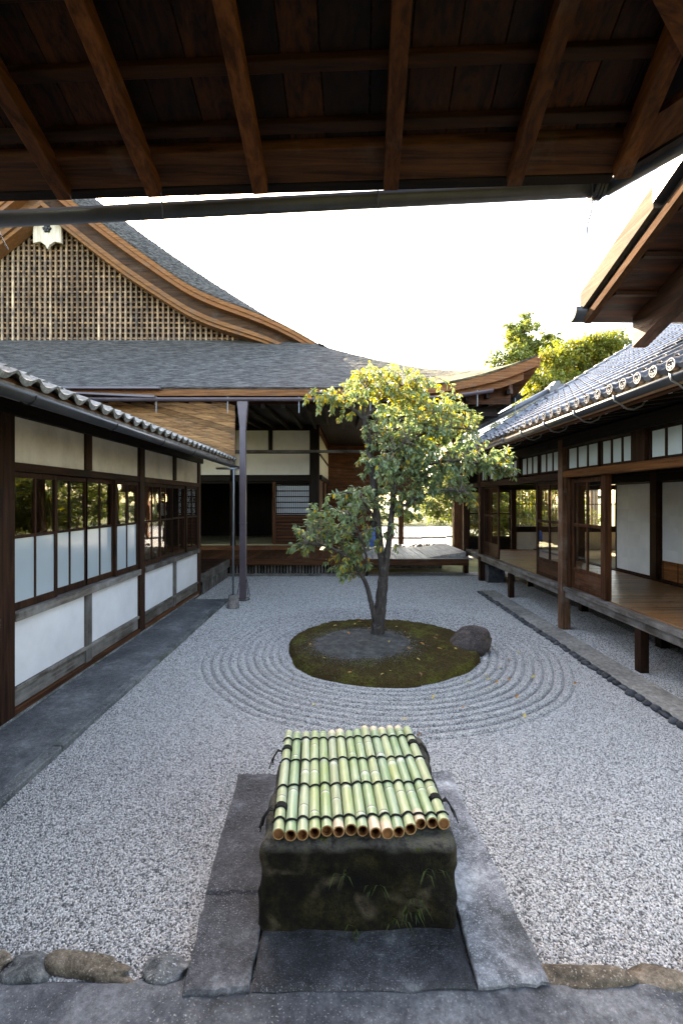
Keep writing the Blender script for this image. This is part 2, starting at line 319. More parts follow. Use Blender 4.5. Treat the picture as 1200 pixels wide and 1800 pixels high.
def paper_mat():
    n = NT('screen_paper'); v = n.coords(); k = n.math('ADD', n.math('MULTIPLY', n.rand(), 0.10), 0.9)
    hs = n.add('ShaderNodeHueSaturation'); n.link(k, hs.inputs['Value']); n.link(n.ramp(n.noise(v, 3, 4), [(0.3, (0.64, 0.66, 0.70)), (0.7, (0.74, 0.76, 0.80))]), hs.inputs['Color'])
    n.col(hs.outputs[0]); n.rough(0.9); n.spec(0.1); n.bump(n.noise(v, 9, 2), 0.15, 0.02); M['screen_paper'] = n.m
paper_mat()
def tuft_mat():
    n = NT('moss_tuft'); ps = n.add('ShaderNodeNewGeometry').outputs['Position']; big = n.noise(ps, 3.5, 5, 0.7)
    a = n.ramp(n.rand(), [(0.0, (0.025, 0.017, 0.007)), (1.0, (0.085, 0.058, 0.022))]); b = n.ramp(n.rand(), [(0.0, (0.04, 0.038, 0.01)), (1.0, (0.15, 0.145, 0.03))])
    n.col(n.mix(n.ramp(big, [(0.48, 0.0), (0.68, 1.0)]), a, b)); n.rough(0.95); n.spec(0.1); M['moss_tuft'] = n.m
tuft_mat()

# ------------------------------------------------------------------ mesh helpers
class B:
    """collects shapes and links them as one mesh object"""
    def __init__(s): s.v = []; s.f = []; s.attr = {}
    def add(s, vs, fs):
        o = len(s.v); s.v += [tuple(p) for p in vs]; s.f += [tuple(i + o for i in q) for q in fs]; return s
    def box(s, x0, x1, y0, y1, z0, z1, c=0.004):
        x0, x1 = min(x0, x1), max(x0, x1); y0, y1 = min(y0, y1), max(y0, y1); z0, z1 = min(z0, z1), max(z0, z1)
        c = min(c, 0.3 * min(x1 - x0, y1 - y0, z1 - z0))
        if c <= 0:
            return s.add([(x0, y0, z0), (x1, y0, z0), (x1, y1, z0), (x0, y1, z0), (x0, y0, z1), (x1, y0, z1), (x1, y1, z1), (x0, y1, z1)],
                         [(0, 3, 2, 1), (4, 5, 6, 7), (0, 1, 5, 4), (1, 2, 6, 5), (2, 3, 7, 6), (3, 0, 4, 7)])
        P = {}; vs = []
        xs, ys, zs = (x0, x1), (y0, y1), (z0, z1)
        for i in (0, 1):
            for j in (0, 1):
                for k in (0, 1):
                    ix = c if i == 0 else -c; iy = c if j == 0 else -c; iz = c if k == 0 else -c
                    for a, p in (('x', (xs[i], ys[j] + iy, zs[k] + iz)), ('y', (xs[i] + ix, ys[j], zs[k] + iz)), ('z', (xs[i] + ix, ys[j] + iy, zs[k]))):
                        P[(i, j, k, a)] = len(vs); vs.append(p)
        fs = []
        for i in (0, 1):
            q = [P[(i, 0, 0, 'x')], P[(i, 1, 0, 'x')], P[(i, 1, 1, 'x')], P[(i, 0, 1, 'x')]]; fs.append(q if i else q[::-1])
            q = [P[(0, i, 0, 'y')], P[(0, i, 1, 'y')], P[(1, i, 1, 'y')], P[(1, i, 0, 'y')]]; fs.append(q if i else q[::-1])
            q = [P[(0, 0, i, 'z')], P[(1, 0, i, 'z')], P[(1, 1, i, 'z')], P[(0, 1, i, 'z')]]; fs.append(q if i else q[::-1])
        for a in (0, 1):
            for b in (0, 1):
                for (k0, k1, m, n_) in (((a, b, 0), (a, b, 1), 'x', 'y'), ((a, 0, b), (a, 1, b), 'x', 'z'), ((0, a, b), (1, a, b), 'y', 'z')):
                    fs.append([P[(*k0, m)], P[(*k1, m)], P[(*k1, n_)], P[(*k0, n_)]])
        for i in (0, 1):
            for j in (0, 1):
                for k in (0, 1): fs.append([P[(i, j, k, 'x')], P[(i, j, k, 'y')], P[(i, j, k, 'z')]])
        return s.add(vs, fs)
    def bar(s, a, b, w, h, up=(0, 0, 1)):
        """square bar from a to b, w across, h along 'up'"""
        a, b = Vector(a), Vector(b); d = (b - a).normalized(); sd = d.cross(Vector(up)).normalized(); u = sd.cross(d).normalized()
        vs = []
        for p in (a, b):
            for (i, j) in ((-1, -1), (1, -1), (1, 1), (-1, 1)): vs.append(p + sd * (i * w / 2) + u * (j * h / 2))
        return s.add(vs, [(3, 2, 1, 0), (4, 5, 6, 7), (0, 1, 5, 4), (1, 2, 6, 5), (2, 3, 7, 6), (3, 0, 4, 7)])
    def tube(s, pts, rad, n=10, caps=True):
        pts = [Vector(p) for p in pts]; m = len(pts)
        if not hasattr(rad, '__len__'): rad = [rad] * m
        vs = []; fs = []; ref = Vector((0.13, 0.07, 1)).normalized()
        for i, p in enumerate(pts):
            d = (pts[min(i + 1, m - 1)] - pts[max(i - 1, 0)]).normalized()
            r_ = ref if abs(d.dot(ref)) < 0.95 else Vector((1, 0.1, 0))
            a = d.cross(r_).normalized(); b = d.cross(a).normalized()
            for k in range(n):
                t = 2 * math.pi * k / n; vs.append(p + (a * math.cos(t) + b * math.sin(t)) * rad[i])
        for i in range(m - 1):
            for k in range(n):
                k2 = (k + 1) % n; fs.append((i * n + k, i * n + k2, (i + 1) * n + k2, (i + 1) * n + k))
        if caps: fs.append(tuple(range(n))[::-1]); fs.append(tuple((m - 1) * n + k for k in range(n)))
        return s.add(vs, fs)
    def prism(s, poly, z0, z1, axis='z'):
        """extrude a polygon; axis z: poly is (x,y); axis y: poly is (x,z), z0..z1 are y; axis x: poly is (y,z)"""
        n = len(poly); mk = {'z': lambda p, h: (p[0], p[1], h), 'y': lambda p, h: (p[0], h, p[1]), 'x': lambda p, h: (h, p[0], p[1])}[axis]
        vs = [mk(p, z0) for p in poly] + [mk(p, z1) for p in poly]
        return s.add(vs, [tuple(range(n))[::-1], tuple(range(n, 2 * n))] + [(i, (i + 1) % n, n + (i + 1) % n, n + i) for i in range(n)])
    def strip(s, secs, closed=True, caps=True):
        """loft a list of sections with equal point counts"""
        n = len(secs[0]); vs = [p for q in secs for p in q]; fs = []
        for i in range(len(secs) - 1):
            for k in range(n if closed else n - 1):
                k2 = (k + 1) % n; fs.append((i * n + k, i * n + k2, (i + 1) * n + k2, (i + 1) * n + k))
        if closed and caps: fs.append(tuple(range(n))[::-1]); fs.append(tuple((len(secs) - 1) * n + k for k in range(n)))
        return s.add(vs, fs)
    def xf(s, fn): s.v = [tuple(fn(*p)) for p in s.v]; return s
    def mesh(s, name, smooth=False, fix=True):
        me = bpy.data.meshes.new(name); me.from_pydata(s.v, [], s.f)
        if fix:
            import bmesh
            bm = bmesh.new(); bm.from_mesh(me); bmesh.ops.recalc_face_normals(bm, faces=bm.faces); bm.to_mesh(me); bm.free()
        if smooth: me.shade_smooth()
        for k, vals in s.attr.items():
            a = me.attributes.new(k, 'FLOAT', 'POINT'); a.data.foreach_set('value', np.asarray(vals, dtype=np.float32))
        return me
    def build(s, name, mat, parent=None, smooth=False, fix=True):
        return link(name, s.mesh(name, smooth, fix), mat, parent)

def link(name, me, mat, parent=None, loc=None, rot=None, scale=None):
    if mat is not None and len(me.materials) == 0: me.materials.append(M[mat] if isinstance(mat, str) else mat)
    o = bpy.data.objects.new(name, me); COL.objects.link(o)
    if loc is not None: o.location = loc
    if rot is not None: o.rotation_euler = rot
    if scale is not None: o.scale = scale
    if parent is not None: adopt(o, parent)
    return o
def root_loc(o):
    v = Vector(o.location)
    return v
def adopt(o, parent):
    o.parent = parent
    # parents never rotate or scale; undo their world translation so coordinates stay in world space
    tot = Vector((0, 0, 0)); p = parent
    while p is not None: tot += Vector(p.location) + (p.matrix_parent_inverse.translation if p.parent else Vector((0, 0, 0))); p = p.parent
    o.matrix_parent_inverse = Matrix.Translation(-tot)
def empty(name, loc):
    o = bpy.data.objects.new(name, None); COL.objects.link(o); o.location = loc; o.empty_display_size = 0.2; return o
def tag(o, label=None, cat=None, group=None, kind=None):
    if label: o['label'] = label
    if cat: o['category'] = cat
    if group: o['group'] = group
    if kind: o['kind'] = kind
    return o
def thing(name, loc, label, cat, group=None): return tag(empty(name, loc), label, cat, group)
def box(name, x0, x1, y0, y1, z0, z1, mat, parent=None, c=0.004): return B().box(x0, x1, y0, y1, z0, z1, c).build(name, mat, parent, fix=True)
def structure(o): o['kind'] = 'structure'; return o

def grid_mesh(name, xs, ys, zf):
    X, Y = np.meshgrid(xs, ys); Z = zf(X, Y); nx, ny = len(xs), len(ys)
    co = np.stack([X.ravel(), Y.ravel(), Z.ravel()], 1).astype(np.float32)
    i, j = np.meshgrid(np.arange(nx - 1), np.arange(ny - 1)); a = (j * nx + i).ravel()
    fc = np.stack([a, a + 1, a + nx + 1, a + nx], 1).astype(np.int32)
    return raw_mesh(name, co, fc)
def raw_mesh(name, co, fc, smooth=True):
    me = bpy.data.meshes.new(name); k = fc.shape[1]
    me.vertices.add(len(co)); me.vertices.foreach_set('co', np.ascontiguousarray(co, dtype=np.float32).ravel())
    me.loops.add(fc.size); me.loops.foreach_set('vertex_index', fc.astype(np.int32).ravel())
    me.polygons.add(len(fc)); me.polygons.foreach_set('loop_start', np.arange(0, fc.size, k, dtype=np.int32))
    me.update(calc_edges=True); me.validate()
    if smooth: me.shade_smooth()
    return me
def vnoise(x, y, seed=0):
    """smooth value noise, numpy"""
    xi = np.floor(x).astype(np.int64); yi = np.floor(y).astype(np.int64); xf = x - xi; yf = y - yi
    def h(a, b):
        n_ = (a * 374761393 + b * 668265263 + seed * 974634577) & 0x7fffffff
        n_ = ((n_ ^ (n_ >> 13)) * 1274126177) & 0x7fffffff
        return ((n_ ^ (n_ >> 16)) & 0xffff) / 65535.0
    u = xf * xf * (3 - 2 * xf); w = yf * yf * (3 - 2 * yf)
    return (h(xi, yi) * (1 - u) + h(xi + 1, yi) * u) * (1 - w) + (h(xi, yi + 1) * (1 - u) + h(xi + 1, yi + 1) * u) * w
def rock_mesh(name, sx, sy, sz, seed, sub=3, rough=0.25, flat=0.0, cut=(0.62, 0.95)):
    import bmesh
    bm = bmesh.new(); bmesh.ops.create_icosphere(bm, subdivisions=sub, radius=1.0)
    r_ = random.Random(seed); dirs = [(Vector((r_.gauss(0, 1), r_.gauss(0, 1), r_.gauss(0, 1))).normalized(), r_.uniform(cut[0], cut[1])) for _ in range(14)]
    for v in bm.verts:
        p = v.co.copy(); k = 1.0
        for d, c in dirs:
            t = p.dot(d)
            if t > c: k = min(k, c / t + 0.06 * (1 - c / t))
        nz = float(vnoise(np.array([p.x * 2.3 + seed]), np.array([p.y * 2.3 + p.z * 1.7]), seed)[0]) - 0.5
        p = p * (k + nz * rough)
        v.co = Vector((p.x * sx, p.y * sy, (max(p.z, -0.4) if flat else p.z) * sz))
    me = bpy.data.meshes.new(name); bm.to_mesh(me); bm.free(); me.shade_smooth(); return me

# ------------------------------------------------------------------ ground
structure(link('ground', grid_mesh('ground', np.linspace(-150, 150, 31), np.linspace(-60, 240, 31), lambda X, Y: 0 * X - 0.03), 'ground'))
MC = (0.56, 6.1); MR = 1.27                         # the moss island
def gravel_z(X, Y):
    dx, dy = X - MC[0], (Y - MC[1])
    r = np.hypot(dx, dy) + 0.05 * (vnoise(X * 1.5, Y * 1.5, 3) - 0.5)
    m = np.clip((r - 1.22) / 0.1, 0, 1) * np.clip((2.38 - r) / 0.1, 0, 1)
    ph = ((r - 1.33) / 0.104) % 1.0 - 0.5
    z = (0.010 - 0.030 * np.exp(-(ph / 0.2) ** 2)) * m
    return z + 0.012 * (vnoise(X * 2.2, Y * 2.2, 1) - 0.5) + 0.006 * (vnoise(X * 9, Y * 9, 2) - 0.5)
def mixed(a, f0, f1, b, fine=0.014, coarse=0.06): return np.concatenate([np.arange(a, f0, coarse), np.arange(f0, min(f1, b), fine), np.arange(max(f0, min(f1, b)) + fine, b, coarse)])
court = structure(link('courtyard_gravel', grid_mesh('courtyard_gravel', mixed(-3.2, -1.9, 3.0, 9.0), mixed(1.75, 3.6, 8.6, 12.6), gravel_z), 'gravel'))
def scatter(name, me, density, size, mat, label, cat, thin=None):
    o = link(name, me, None); tag(o, label, cat, kind='stuff')
    ng = bpy.data.node_groups.new(name, 'GeometryNodeTree')
    ng.interface.new_socket('Geometry', in_out='INPUT', socket_type='NodeSocketGeometry'); ng.interface.new_socket('Geometry', in_out='OUTPUT', socket_type='NodeSocketGeometry')
    N = ng.nodes; L = ng.links; gi = N.new('NodeGroupInput'); go = N.new('NodeGroupOutput')
    ds = N.new('GeometryNodeDistributePointsOnFaces'); ds.inputs['Density'].default_value = density
    if thin:
        na = N.new('GeometryNodeInputNamedAttribute'); na.data_type = 'FLOAT'; na.inputs['Name'].default_value = thin
        mr = N.new('ShaderNodeMapRange'); mr.inputs['From Min'].default_value = 0.35; mr.inputs['From Max'].default_value = 0.75; mr.inputs['To Min'].default_value = density; mr.inputs['To Max'].default_value = 0
        L.new(na.outputs['Attribute'], mr.inputs['Value']); L.new(mr.outputs[0], ds.inputs['Density'])
    ico = N.new('GeometryNodeMeshIcoSphere'); ico.inputs['Radius'].default_value = size; ico.inputs['Subdivisions'].default_value = 2
    sm = N.new('GeometryNodeSetMaterial'); sm.inputs['Material'].default_value = M[mat]
    ip = N.new('GeometryNodeInstanceOnPoints')
    rs = N.new('FunctionNodeRandomValue'); rs.data_type = 'FLOAT_VECTOR'; rs.inputs[0].default_value = (0.55, 0.5, 0.4); rs.inputs[1].default_value = (1.3, 1.15, 0.85)
    rr = N.new('FunctionNodeRandomValue'); rr.data_type = 'FLOAT_VECTOR'; rr.inputs[0].default_value = (-0.6, -0.6, 0); rr.inputs[1].default_value = (0.6, 0.6, 6.28)
    L.new(gi.outputs[0], ds.inputs['Mesh']); L.new(ds.outputs['Points'], ip.inputs['Points']); L.new(ico.outputs['Mesh'], sm.inputs['Geometry']); L.new(sm.outputs[0], ip.inputs['Instance'])
    L.new(rs.outputs[0], ip.inputs['Scale']); L.new(rr.outputs[0], ip.inputs['Rotation']); L.new(ip.outputs[0], go.inputs[0])
    mod = o.modifiers.new('scatter', 'NODES'); mod.node_group = ng
    return o
scatter('gravel_stones', grid_mesh('gravel_near', mixed(-2.25, -1.9, 3.0, 4.4), mixed(1.88, 3.6, 8.6, 5.6), gravel_z), 19000, 0.0058, 'pebble', 'pale grey gravel covering the near half of the courtyard', 'gravel')
scatter('gravel_stones', grid_mesh('gravel_far', mixed(-2.9, -1.9, 3.0, 4.4), mixed(5.6, 5.6, 8.6, 11.9), gravel_z), 10000, 0.0073, 'pebble', 'raked grey gravel covering the far half of the courtyard', 'gravel')
structure(link('garden_gravel', grid_mesh('garden_gravel', np.linspace(0.5, 9, 30), np.linspace(15.5, 34, 40), lambda X, Y: 0.0 * X - 0.012 + 0.008 * vnoise(X * 2, Y * 2, 4)), 'gravel'))

# moss island
def moss_island():
    nr, na = 46, 220; co = []; bare = []
    for i in range(nr):
        for k in range(na):
            t = 2 * math.pi * k / na; q = i / (nr - 1)
            wob = 1 + 0.02 * math.sin(3 * t + 1) + 0.01 * math.sin(7 * t) + 0.005 * math.sin(17 * t + 2)
            r = MR * wob * q; x = MC[0] + r * math.cos(t); y = MC[1] + r * math.sin(t)
            dome = 0.065 + 0.08 * (1 - q * q); edge = min(1, (1 - q) / 0.05); z = -0.01 + dome * math.sin(edge * math.pi / 2)
            nz = float(vnoise(np.array([x * 14]), np.array([y * 14]), 5)[0]) * 0.022 + float(vnoise(np.array([x * 45]), np.array([y * 45]), 6)[0]) * 0.014
            co.append((x, y, z + nz * edge))
            dx, dy = x - (MC[0] - 0.28), y - (MC[1] - 0.15)
            bare.append(max(0, 1.15 - math.hypot(dx / 1.05, dy / 1.0) * 0.72))
    fc = np.array([(i * na + k, i * na + (k + 1) % na, (i + 1) * na + (k + 1) % na, (i + 1) * na + k) for i in range(nr - 1) for k in range(na)])
    me = raw_mesh('moss_mound', np.array(co), fc); a = me.attributes.new('bare', 'FLOAT', 'POINT'); a.data.foreach_set('value', np.array(bare, dtype=np.float32))
    o = structure(link('moss_mound', me, 'moss'))
    t = scatter('moss_tufts', me.copy(), 26000, 0.0075, 'moss_tuft', 'short olive moss growing round the rim of the island', 'moss', 'bare')
    t.data.materials.clear(); return o
moss_island()

# left paved strip with its kerb stones
pav = structure(box('pavement', -2.93, -2.285, 0.2, 8.95, -0.06, 0.045, 'pavement', c=0.006))
y = 0.4
for ln in (1.05, 1.2, 0.95, 1.3, 1.1, 1.25, 0.9, 0.8):
    q = B().box(-2.28, -2.185, y + 0.004, y + ln - 0.004, -0.05, 0.052, 0.008); q.xf(lambda a, b, c: (a + 0.006 * math.sin(b * 5), b, c)); q.build('kerb_stone', 'kerb_stone', pav); y += ln
box('drip_edge', -2.93, -2.87, 0.2, 9.3, 0.047, 0.072, 'kerb_stone', pav)
# right earthen strip with its row of edging stones
strip_ = structure(box('path', 3.03, 3.36, 2.2, 9.85, -0.05, 0.035, 'earth_strip', c=0.01))
cob = [rock_mesh('edging_stone', 0.06, 0.075, 0.045, 40 + k, 2) for k in range(5)]
y = 2.25; k = 0
while y < 9.8:
    ln = rnd.uniform(0.085, 0.17)
    link('edging_stone', cob[k % 5], 'dark_cobble', strip_, (2.985 + rnd.uniform(-0.012, 0.012), y + ln / 2, 0.018), (rnd.uniform(-.1, .1), 0, rnd.uniform(-.25, .25)), (rnd.uniform(0.8, 1.05), ln / 0.14, rnd.uniform(0.7, 1.0)))
    y += ln; k += 1
# concrete apron at the photographer's feet with its border rocks
apron = structure(link('concrete_apron', grid_mesh('concrete_apron', np.arange(-3, 3.2, 0.05), np.arange(-1.0, 1.92, 0.05), lambda X, Y: 0.02 + 0.012 * vnoise(X * 3, Y * 3, 9) - 0.05 * np.clip((Y - 1.86) / 0.07, 0, 1)), 'concrete'))
rocks = [(-2.05, 0.2, 'grey_rock'), (-1.72, 0.3, 'grey_rock'), (-1.47, 0.14, 'brown_rock'), (-1.315, 0.19, 'grey_rock'), (-1.03, 0.37, 'brown_rock'), (-0.745, 0.23, 'grey_rock'),
         (1.035, 0.36, 'brown_rock'), (1.345, 0.3, 'brown_rock'), (1.6, 0.22, 'grey_rock'), (1.9, 0.35, 'grey_rock'), (2.3, 0.3, 'brown_rock')]
for k, (x, w, m) in enumerate(rocks):
    yy = 1.935 if x < 0 else 1.885
    link('border_rock', rock_mesh('border_rock', w * 0.62, 0.085, 0.042, 60 + k, 4, 0.3, cut=(0.5, 0.8)), m, apron, (x, yy + rnd.uniform(-0.015, 0.015), 0.012), (0, 0, rnd.uniform(-0.18, 0.18)))
# slabs round the stone basin
slabs = tag(empty('slab_paving', (0.1, 2.5, 0)), kind='structure')
def slab(poly, mat, h):
    q = B(); n = len(poly); cx = sum(p[0] for p in poly) / n; cy = sum(p[1] for p in poly) / n
    fine = []
    for i in range(n):
        a, b = poly[i], poly[(i + 1) % n]
        for t in range(10):
            f = t / 10; j = 0 if t == 0 else 0.006
            fine.append((a[0] + (b[0] - a[0]) * f + rnd.uniform(-j, j), a[1] + (b[1] - a[1]) * f + rnd.uniform(-j, j)))
    ins = [(cx + (p[0] - cx) * 0.965, cy + (p[1] - cy) * 0.965) for p in fine]; m = len(fine)
    q.add([(p[0], p[1], -0.04) for p in fine] + [(p[0], p[1], h - 0.01) for p in fine] + [(p[0], p[1], h) for p in ins],
          [(i, (i + 1) % m, m + (i + 1) % m, m + i) for i in range(m)] + [(m + i, m + (i + 1) % m, 2 * m + (i + 1) % m, 2 * m + i) for i in range(m)] + [tuple(range(2 * m, 3 * m))])
    q.build('stone_slab', mat, slabs)
slab([(-0.622, 1.80), (-0.362, 1.82), (-0.358, 2.262), (-0.665, 2.255)], 'slab_stone', 0.046)
slab([(-0.67, 2.27), (-0.36, 2.275), (-0.36, 3.27), (-0.725, 3.27)], 'slab_stone', 0.036)
slab([(-0.352, 1.822), (0.548, 1.83), (0.548, 2.6), (-0.352, 2.6)], 'slab_stone', 0.04)
slab([(0.558, 1.832), (0.85, 1.85), (0.79, 3.285), (0.55, 3.28)], 'pale_slab', 0.048)
slab([(-0.352, 2.61), (0.545, 2.61), (0.545, 3.28), (-0.352, 3.275)], 'slab_stone', 0.036)
# flat stones of the far garden, seen beyond the bridge of the veranda
gst = tag(empty('stone_paving', (4, 20, 0)), kind='structure')
for k, (x, y, w, d) in enumerate([(2.6, 23.2, 1.6, .7), (4.2, 23.6, 1.3, .6), (5.6, 24.0, 1.2, .7), (6.9, 24.4, 1.1, .6), (1.9, 16.6, 1.5, .5), (3.0, 15.6, 1.2, .5), (1.6, 14.9, .9, .35), (2.9, 14.95, .9, .3)]):
    q = B().box(x, x + w, y, y + d, -0.02, 0.09, 0.03); q.build('stone_slab', 'grey_rock', gst)
rk = [rock_mesh('garden_cobble', 0.16, 0.13, 0.1, 90 + k, 2) for k in range(4)]
for k in range(70): link('cobble', rk[k % 4], 'dark_cobble', gst, (rnd.uniform(2.2, 4.6), rnd.uniform(17.2, 19.8) , 0.03), (0, 0, rnd.uniform(0, 6)), (rnd.uniform(.6, 1.2),) * 3)

# ------------------------------------------------------------------ tiles shared by the two tiled roofs
def tile_profile(w, n=10, roll=0.034, pan=0.014):
    out = []
    for i in range(n + 1):
        u = i / n
        z = roll * math.exp(-((u - 0.16) / 0.14) ** 2) + (roll * math.exp(-((u - 1.16) / 0.14) ** 2)) - pan * math.sin(math.pi * min(1, max(0, (u - 0.3) / 0.7)))
        out.append((u * w, z))
    return out
def tile_mesh(name, w, ln, step=0.022, thick=0.016, lip=0.0, roll=0.034):
    """one pan tile: local x runs up the slope, local y along the eave, front edge at x = 0"""
    pr = tile_profile(w, roll=roll); n = len(pr); b = B()
    top0 = [(0, y, z + step) for y, z in pr]; top1 = [(ln, y, z) for y, z in pr]
    bot = [(0.004, y, z + step - thick - (lip * math.sin(math.pi * min(1, max(0, (y / w - 0.28) / 0.74))) ** 0.8 if lip else 0)) for y, z in pr]
    back = [(0.03, y, z - 0.004) for y, z in pr]
    b.add(top0 + top1 + bot + back, [(i, i + 1, n + i + 1, n + i) for i in range(n - 1)] + [(2 * n + i, 2 * n + i + 1, i + 1, i) for i in range(n - 1)] + [(3 * n + i, 3 * n + i + 1, 2 * n + i + 1, 2 * n + i) for i in range(n - 1)])
    me = b.mesh(name, False, True); return me
def antefix_mesh(r=0.052):
    """round eave disc with raised rim and a three-comma crest; faces -x"""
    b = B(); n = 20
    def ring(x, rr): return [(x, rr * math.cos(2 * math.pi * k / n), rr * math.sin(2 * math.pi * k / n)) for k in range(n)]
    b.strip([ring(0.10, r * 0.98), ring(0.0, r), ring(-0.006, r * 0.94), ring(-0.006, r * 0.8), ring(0.002, r * 0.74)], caps=False)
    o = len(b.v); b.add([(0.002, r * 0.74 * math.cos(2 * math.pi * k / n), r * 0.74 * math.sin(2 * math.pi * k / n)) for k in range(n)], [tuple(range(n))])
    return b.mesh('eave_disc', False, True)
def comma_mesh(r=0.052):
    b = B()
    for k in range(3):
        a0 = 2 * math.pi * k / 3; secs = []
        for i in range(7):
            f = i / 6; a = a0 + f * 2.1; rad = r * (0.30 + 0.30 * f ** 0.8); wd = r * 0.17 * (1 - f) ** 0.6 + 0.001
            ca, sa = math.cos(a), math.sin(a)
            secs.append([(-0.005, (rad - wd) * ca, (rad - wd) * sa), (-0.005, (rad + wd) * ca, (rad + wd) * sa), (0.003, (rad + wd) * ca, (rad + wd) * sa), (0.003, (rad - wd) * ca, (rad - wd) * sa)])
        b.strip(secs)
    return b.mesh('crest', False, True)

# ------------------------------------------------------------------ left building
LX = -2.91
lb = thing('plaster_building', (-4.5, 5.7, 0), 'low building on the left with white plaster panels and a band of sliding windows', 'building')
for y0, y1, x1 in ((3.86, 4.045, 0.03), (6.6, 6.77, 0.02), (9.36, 9.5, 0.015), (1.1, 1.28, 0.03)):
    box('post', LX - 0.13, LX + x1, y0, y1, 0.0, 2.78, W('z'), lb)
for y in (5.22, 7.99, 2.55):
    box('strut', LX - 0.09, LX + 0.008, y, y + 0.13, 2.34, 2.78, W('z'), lb); box('strut', LX - 0.09, LX + 0.008, y, y + 0.125, 0.10, 0.905, WG('z'), lb)
segs = [(1.28, 3.86), (4.045, 6.6), (6.77, 9.36)]
for (a, b) in segs:
    box('ground_sill', LX - 0.1, LX + 0.022, a, b, 0.0, 0.125, WM('y'), lb); box('skirting_board', LX - 0.06, LX - 0.012, a, b, 0.127, 0.272, WG('y'), lb)
    box('rail', LX - 0.07, LX + 0.014, a, b, 0.274, 0.312, WG('y'), lb); box('window_sill', LX - 0.1, LX + 0.04, a, b, 0.91, 0.99, WG('y'), lb)
    box('lintel', LX - 0.1, LX + 0.014, a, b, 2.255, 2.335, W('y'), lb)
for (a, b) in ((2.68, 3.86), (4.045, 5.22), (5.35, 6.6), (6.77, 7.99), (8.12, 9.36), (1.28, 2.55)):
    box('plaster_panel', LX - 0.06, LX - 0.02, a, b, 2.336, 2.75, 'beige_plaster', lb, 0); box('plaster_panel', LX - 0.06, LX - 0.018, a, b, 0.313, 0.908, 'white_plaster', lb, 0)
box('wall_plate', LX - 0.12, LX + 0.035, 1.0, 9.62, 2.752, 2.9, WB('y'), lb)
def sash(parent, x, y0, y1, z0, z1, zm, frost, cols=2, st=0.042, name='window', mat=None, dx=0.0):
    """sliding sash standing in a plane of constant x"""
    mat = mat or W; f = B(); t = 0.034
    f.box(x - t, x, y0, y0 + st, z0, z1); f.box(x - t, x, y1 - st, y1, z0, z1)
    f.box(x - t + .002, x - .002, y0 + st, y1 - st, z0, z0 + 0.07); f.box(x - t + .002, x - .002, y0 + st, y1 - st, z1 - 0.05, z1)
    f.box(x - t + .004, x - .004, y0 + st, y1 - st, zm - 0.014, zm + 0.014)
    ys = [y0 + st + (y1 - y0 - 2 * st) * k / cols for k in range(cols + 1)]
    for yy in ys[1:-1]: f.box(x - t + .006, x - .006, yy - 0.011, yy + 0.011, z0 + 0.07, z1 - 0.05, 0.002)
    w = f.build(name, mat('z'), parent)
    for k in range(cols):
        a, b = ys[k] + 0.011 * (k > 0), ys[k + 1] - 0.011 * (k < cols - 1)
        B().box(x - 0.021, x - 0.017, a, b, z0 + 0.07, zm - 0.014, 0).build('pane', 'frosted_glass' if frost else 'glass', w)
        B().box(x - 0.021, x - 0.017, a, b, zm + 0.014, z1 - 0.05, 0).build('pane', 'glass', w)
    return w
for (a, b, fr) in ((1.28, 3.86, True), (4.045, 6.6, True), (6.77, 9.36, False)):
    w = (b - a + 0.12) / 4
    for k in range(4):
        y0 = a + k * (w - 0.04); sash(lb, LX - 0.005 - (0.04 if k in (1, 2) else 0), y0, y0 + w, 0.995, 2.25, 1.66, fr)
lw = B(); lw.box(-6.9, -6.8, 1.0, 9.5, 0, 3.2, 0); lw.box(-6.8, LX - 0.15, 9.42, 9.52, 0, 2.75, 0); lw.box(-6.8, LX - 0.15, 1.0, 1.1, 0, 2.75, 0); lw.build('inner_wall', W('z'), lb)
box('floor', -6.8, LX - 0.14, 1.1, 9.42, 0.3, 0.5, W('y'), lb); box('ceiling', -6.8, LX - 0.14, 1.0, 9.5, 2.78, 2.84, W('y'), lb)
# its roof: boards, rafters, tiles
EX, EZ, PIT = -2.1, 2.80, 0.385
def lz(x): return EZ + (EX - x) * PIT
rf = B(); rf.prism([(EX - 0.03, lz(EX - 0.03) - 0.03), (-6.9, lz(-6.9) - 0.03), (-6.9, lz(-6.9) - 0.06), (EX - 0.03, lz(EX - 0.03) - 0.06)], 0.9, 9.16, 'y')
lroof = rf.build('roof', WM('y'), lb)
box('eave_board', EX - 0.07, EX - 0.015, 0.9, 9.17, lz(EX) - 0.14, lz(EX) - 0.045, WG('y'), lroof)
for k in range(21):
    y = 1.05 + k * 0.4
    B().bar((EX - 0.05, y, lz(EX - 0.05) - 0.10), (LX - 0.1, y, lz(LX - 0.1) - 0.10), 0.05, 0.075).build('rafter', WB('x'), lroof)
tl = tile_mesh('eave_tile', 0.21, 0.25, 0.02, 0.022, lip=0.022, roll=0.024); tp = tile_mesh('roof_tile', 0.21, 0.25, 0.02, 0.018, roll=0.024)
ang = math.atan(PIT)
for k in range(40):
    y = 0.9 + (k + 1) * 0.205
    link('eave_tile', tl, 'old_tile', lroof, (EX + 0.03, y, lz(EX) - 0.012), (rnd.uniform(-.015, .015), -ang, math.pi), (1, 0.98, 1))
for c in range(1, 4):
    for k in range(40):
        y = 0.9 + (k + 1) * 0.205; x = EX + 0.03 - c * 0.22
        link('roof_tile', tp, 'old_tile', lroof, (x, y, lz(x) + 0.012), (rnd.uniform(-.02, .02), -ang, math.pi), (1, 0.98, 1))
gp = []
q = B()
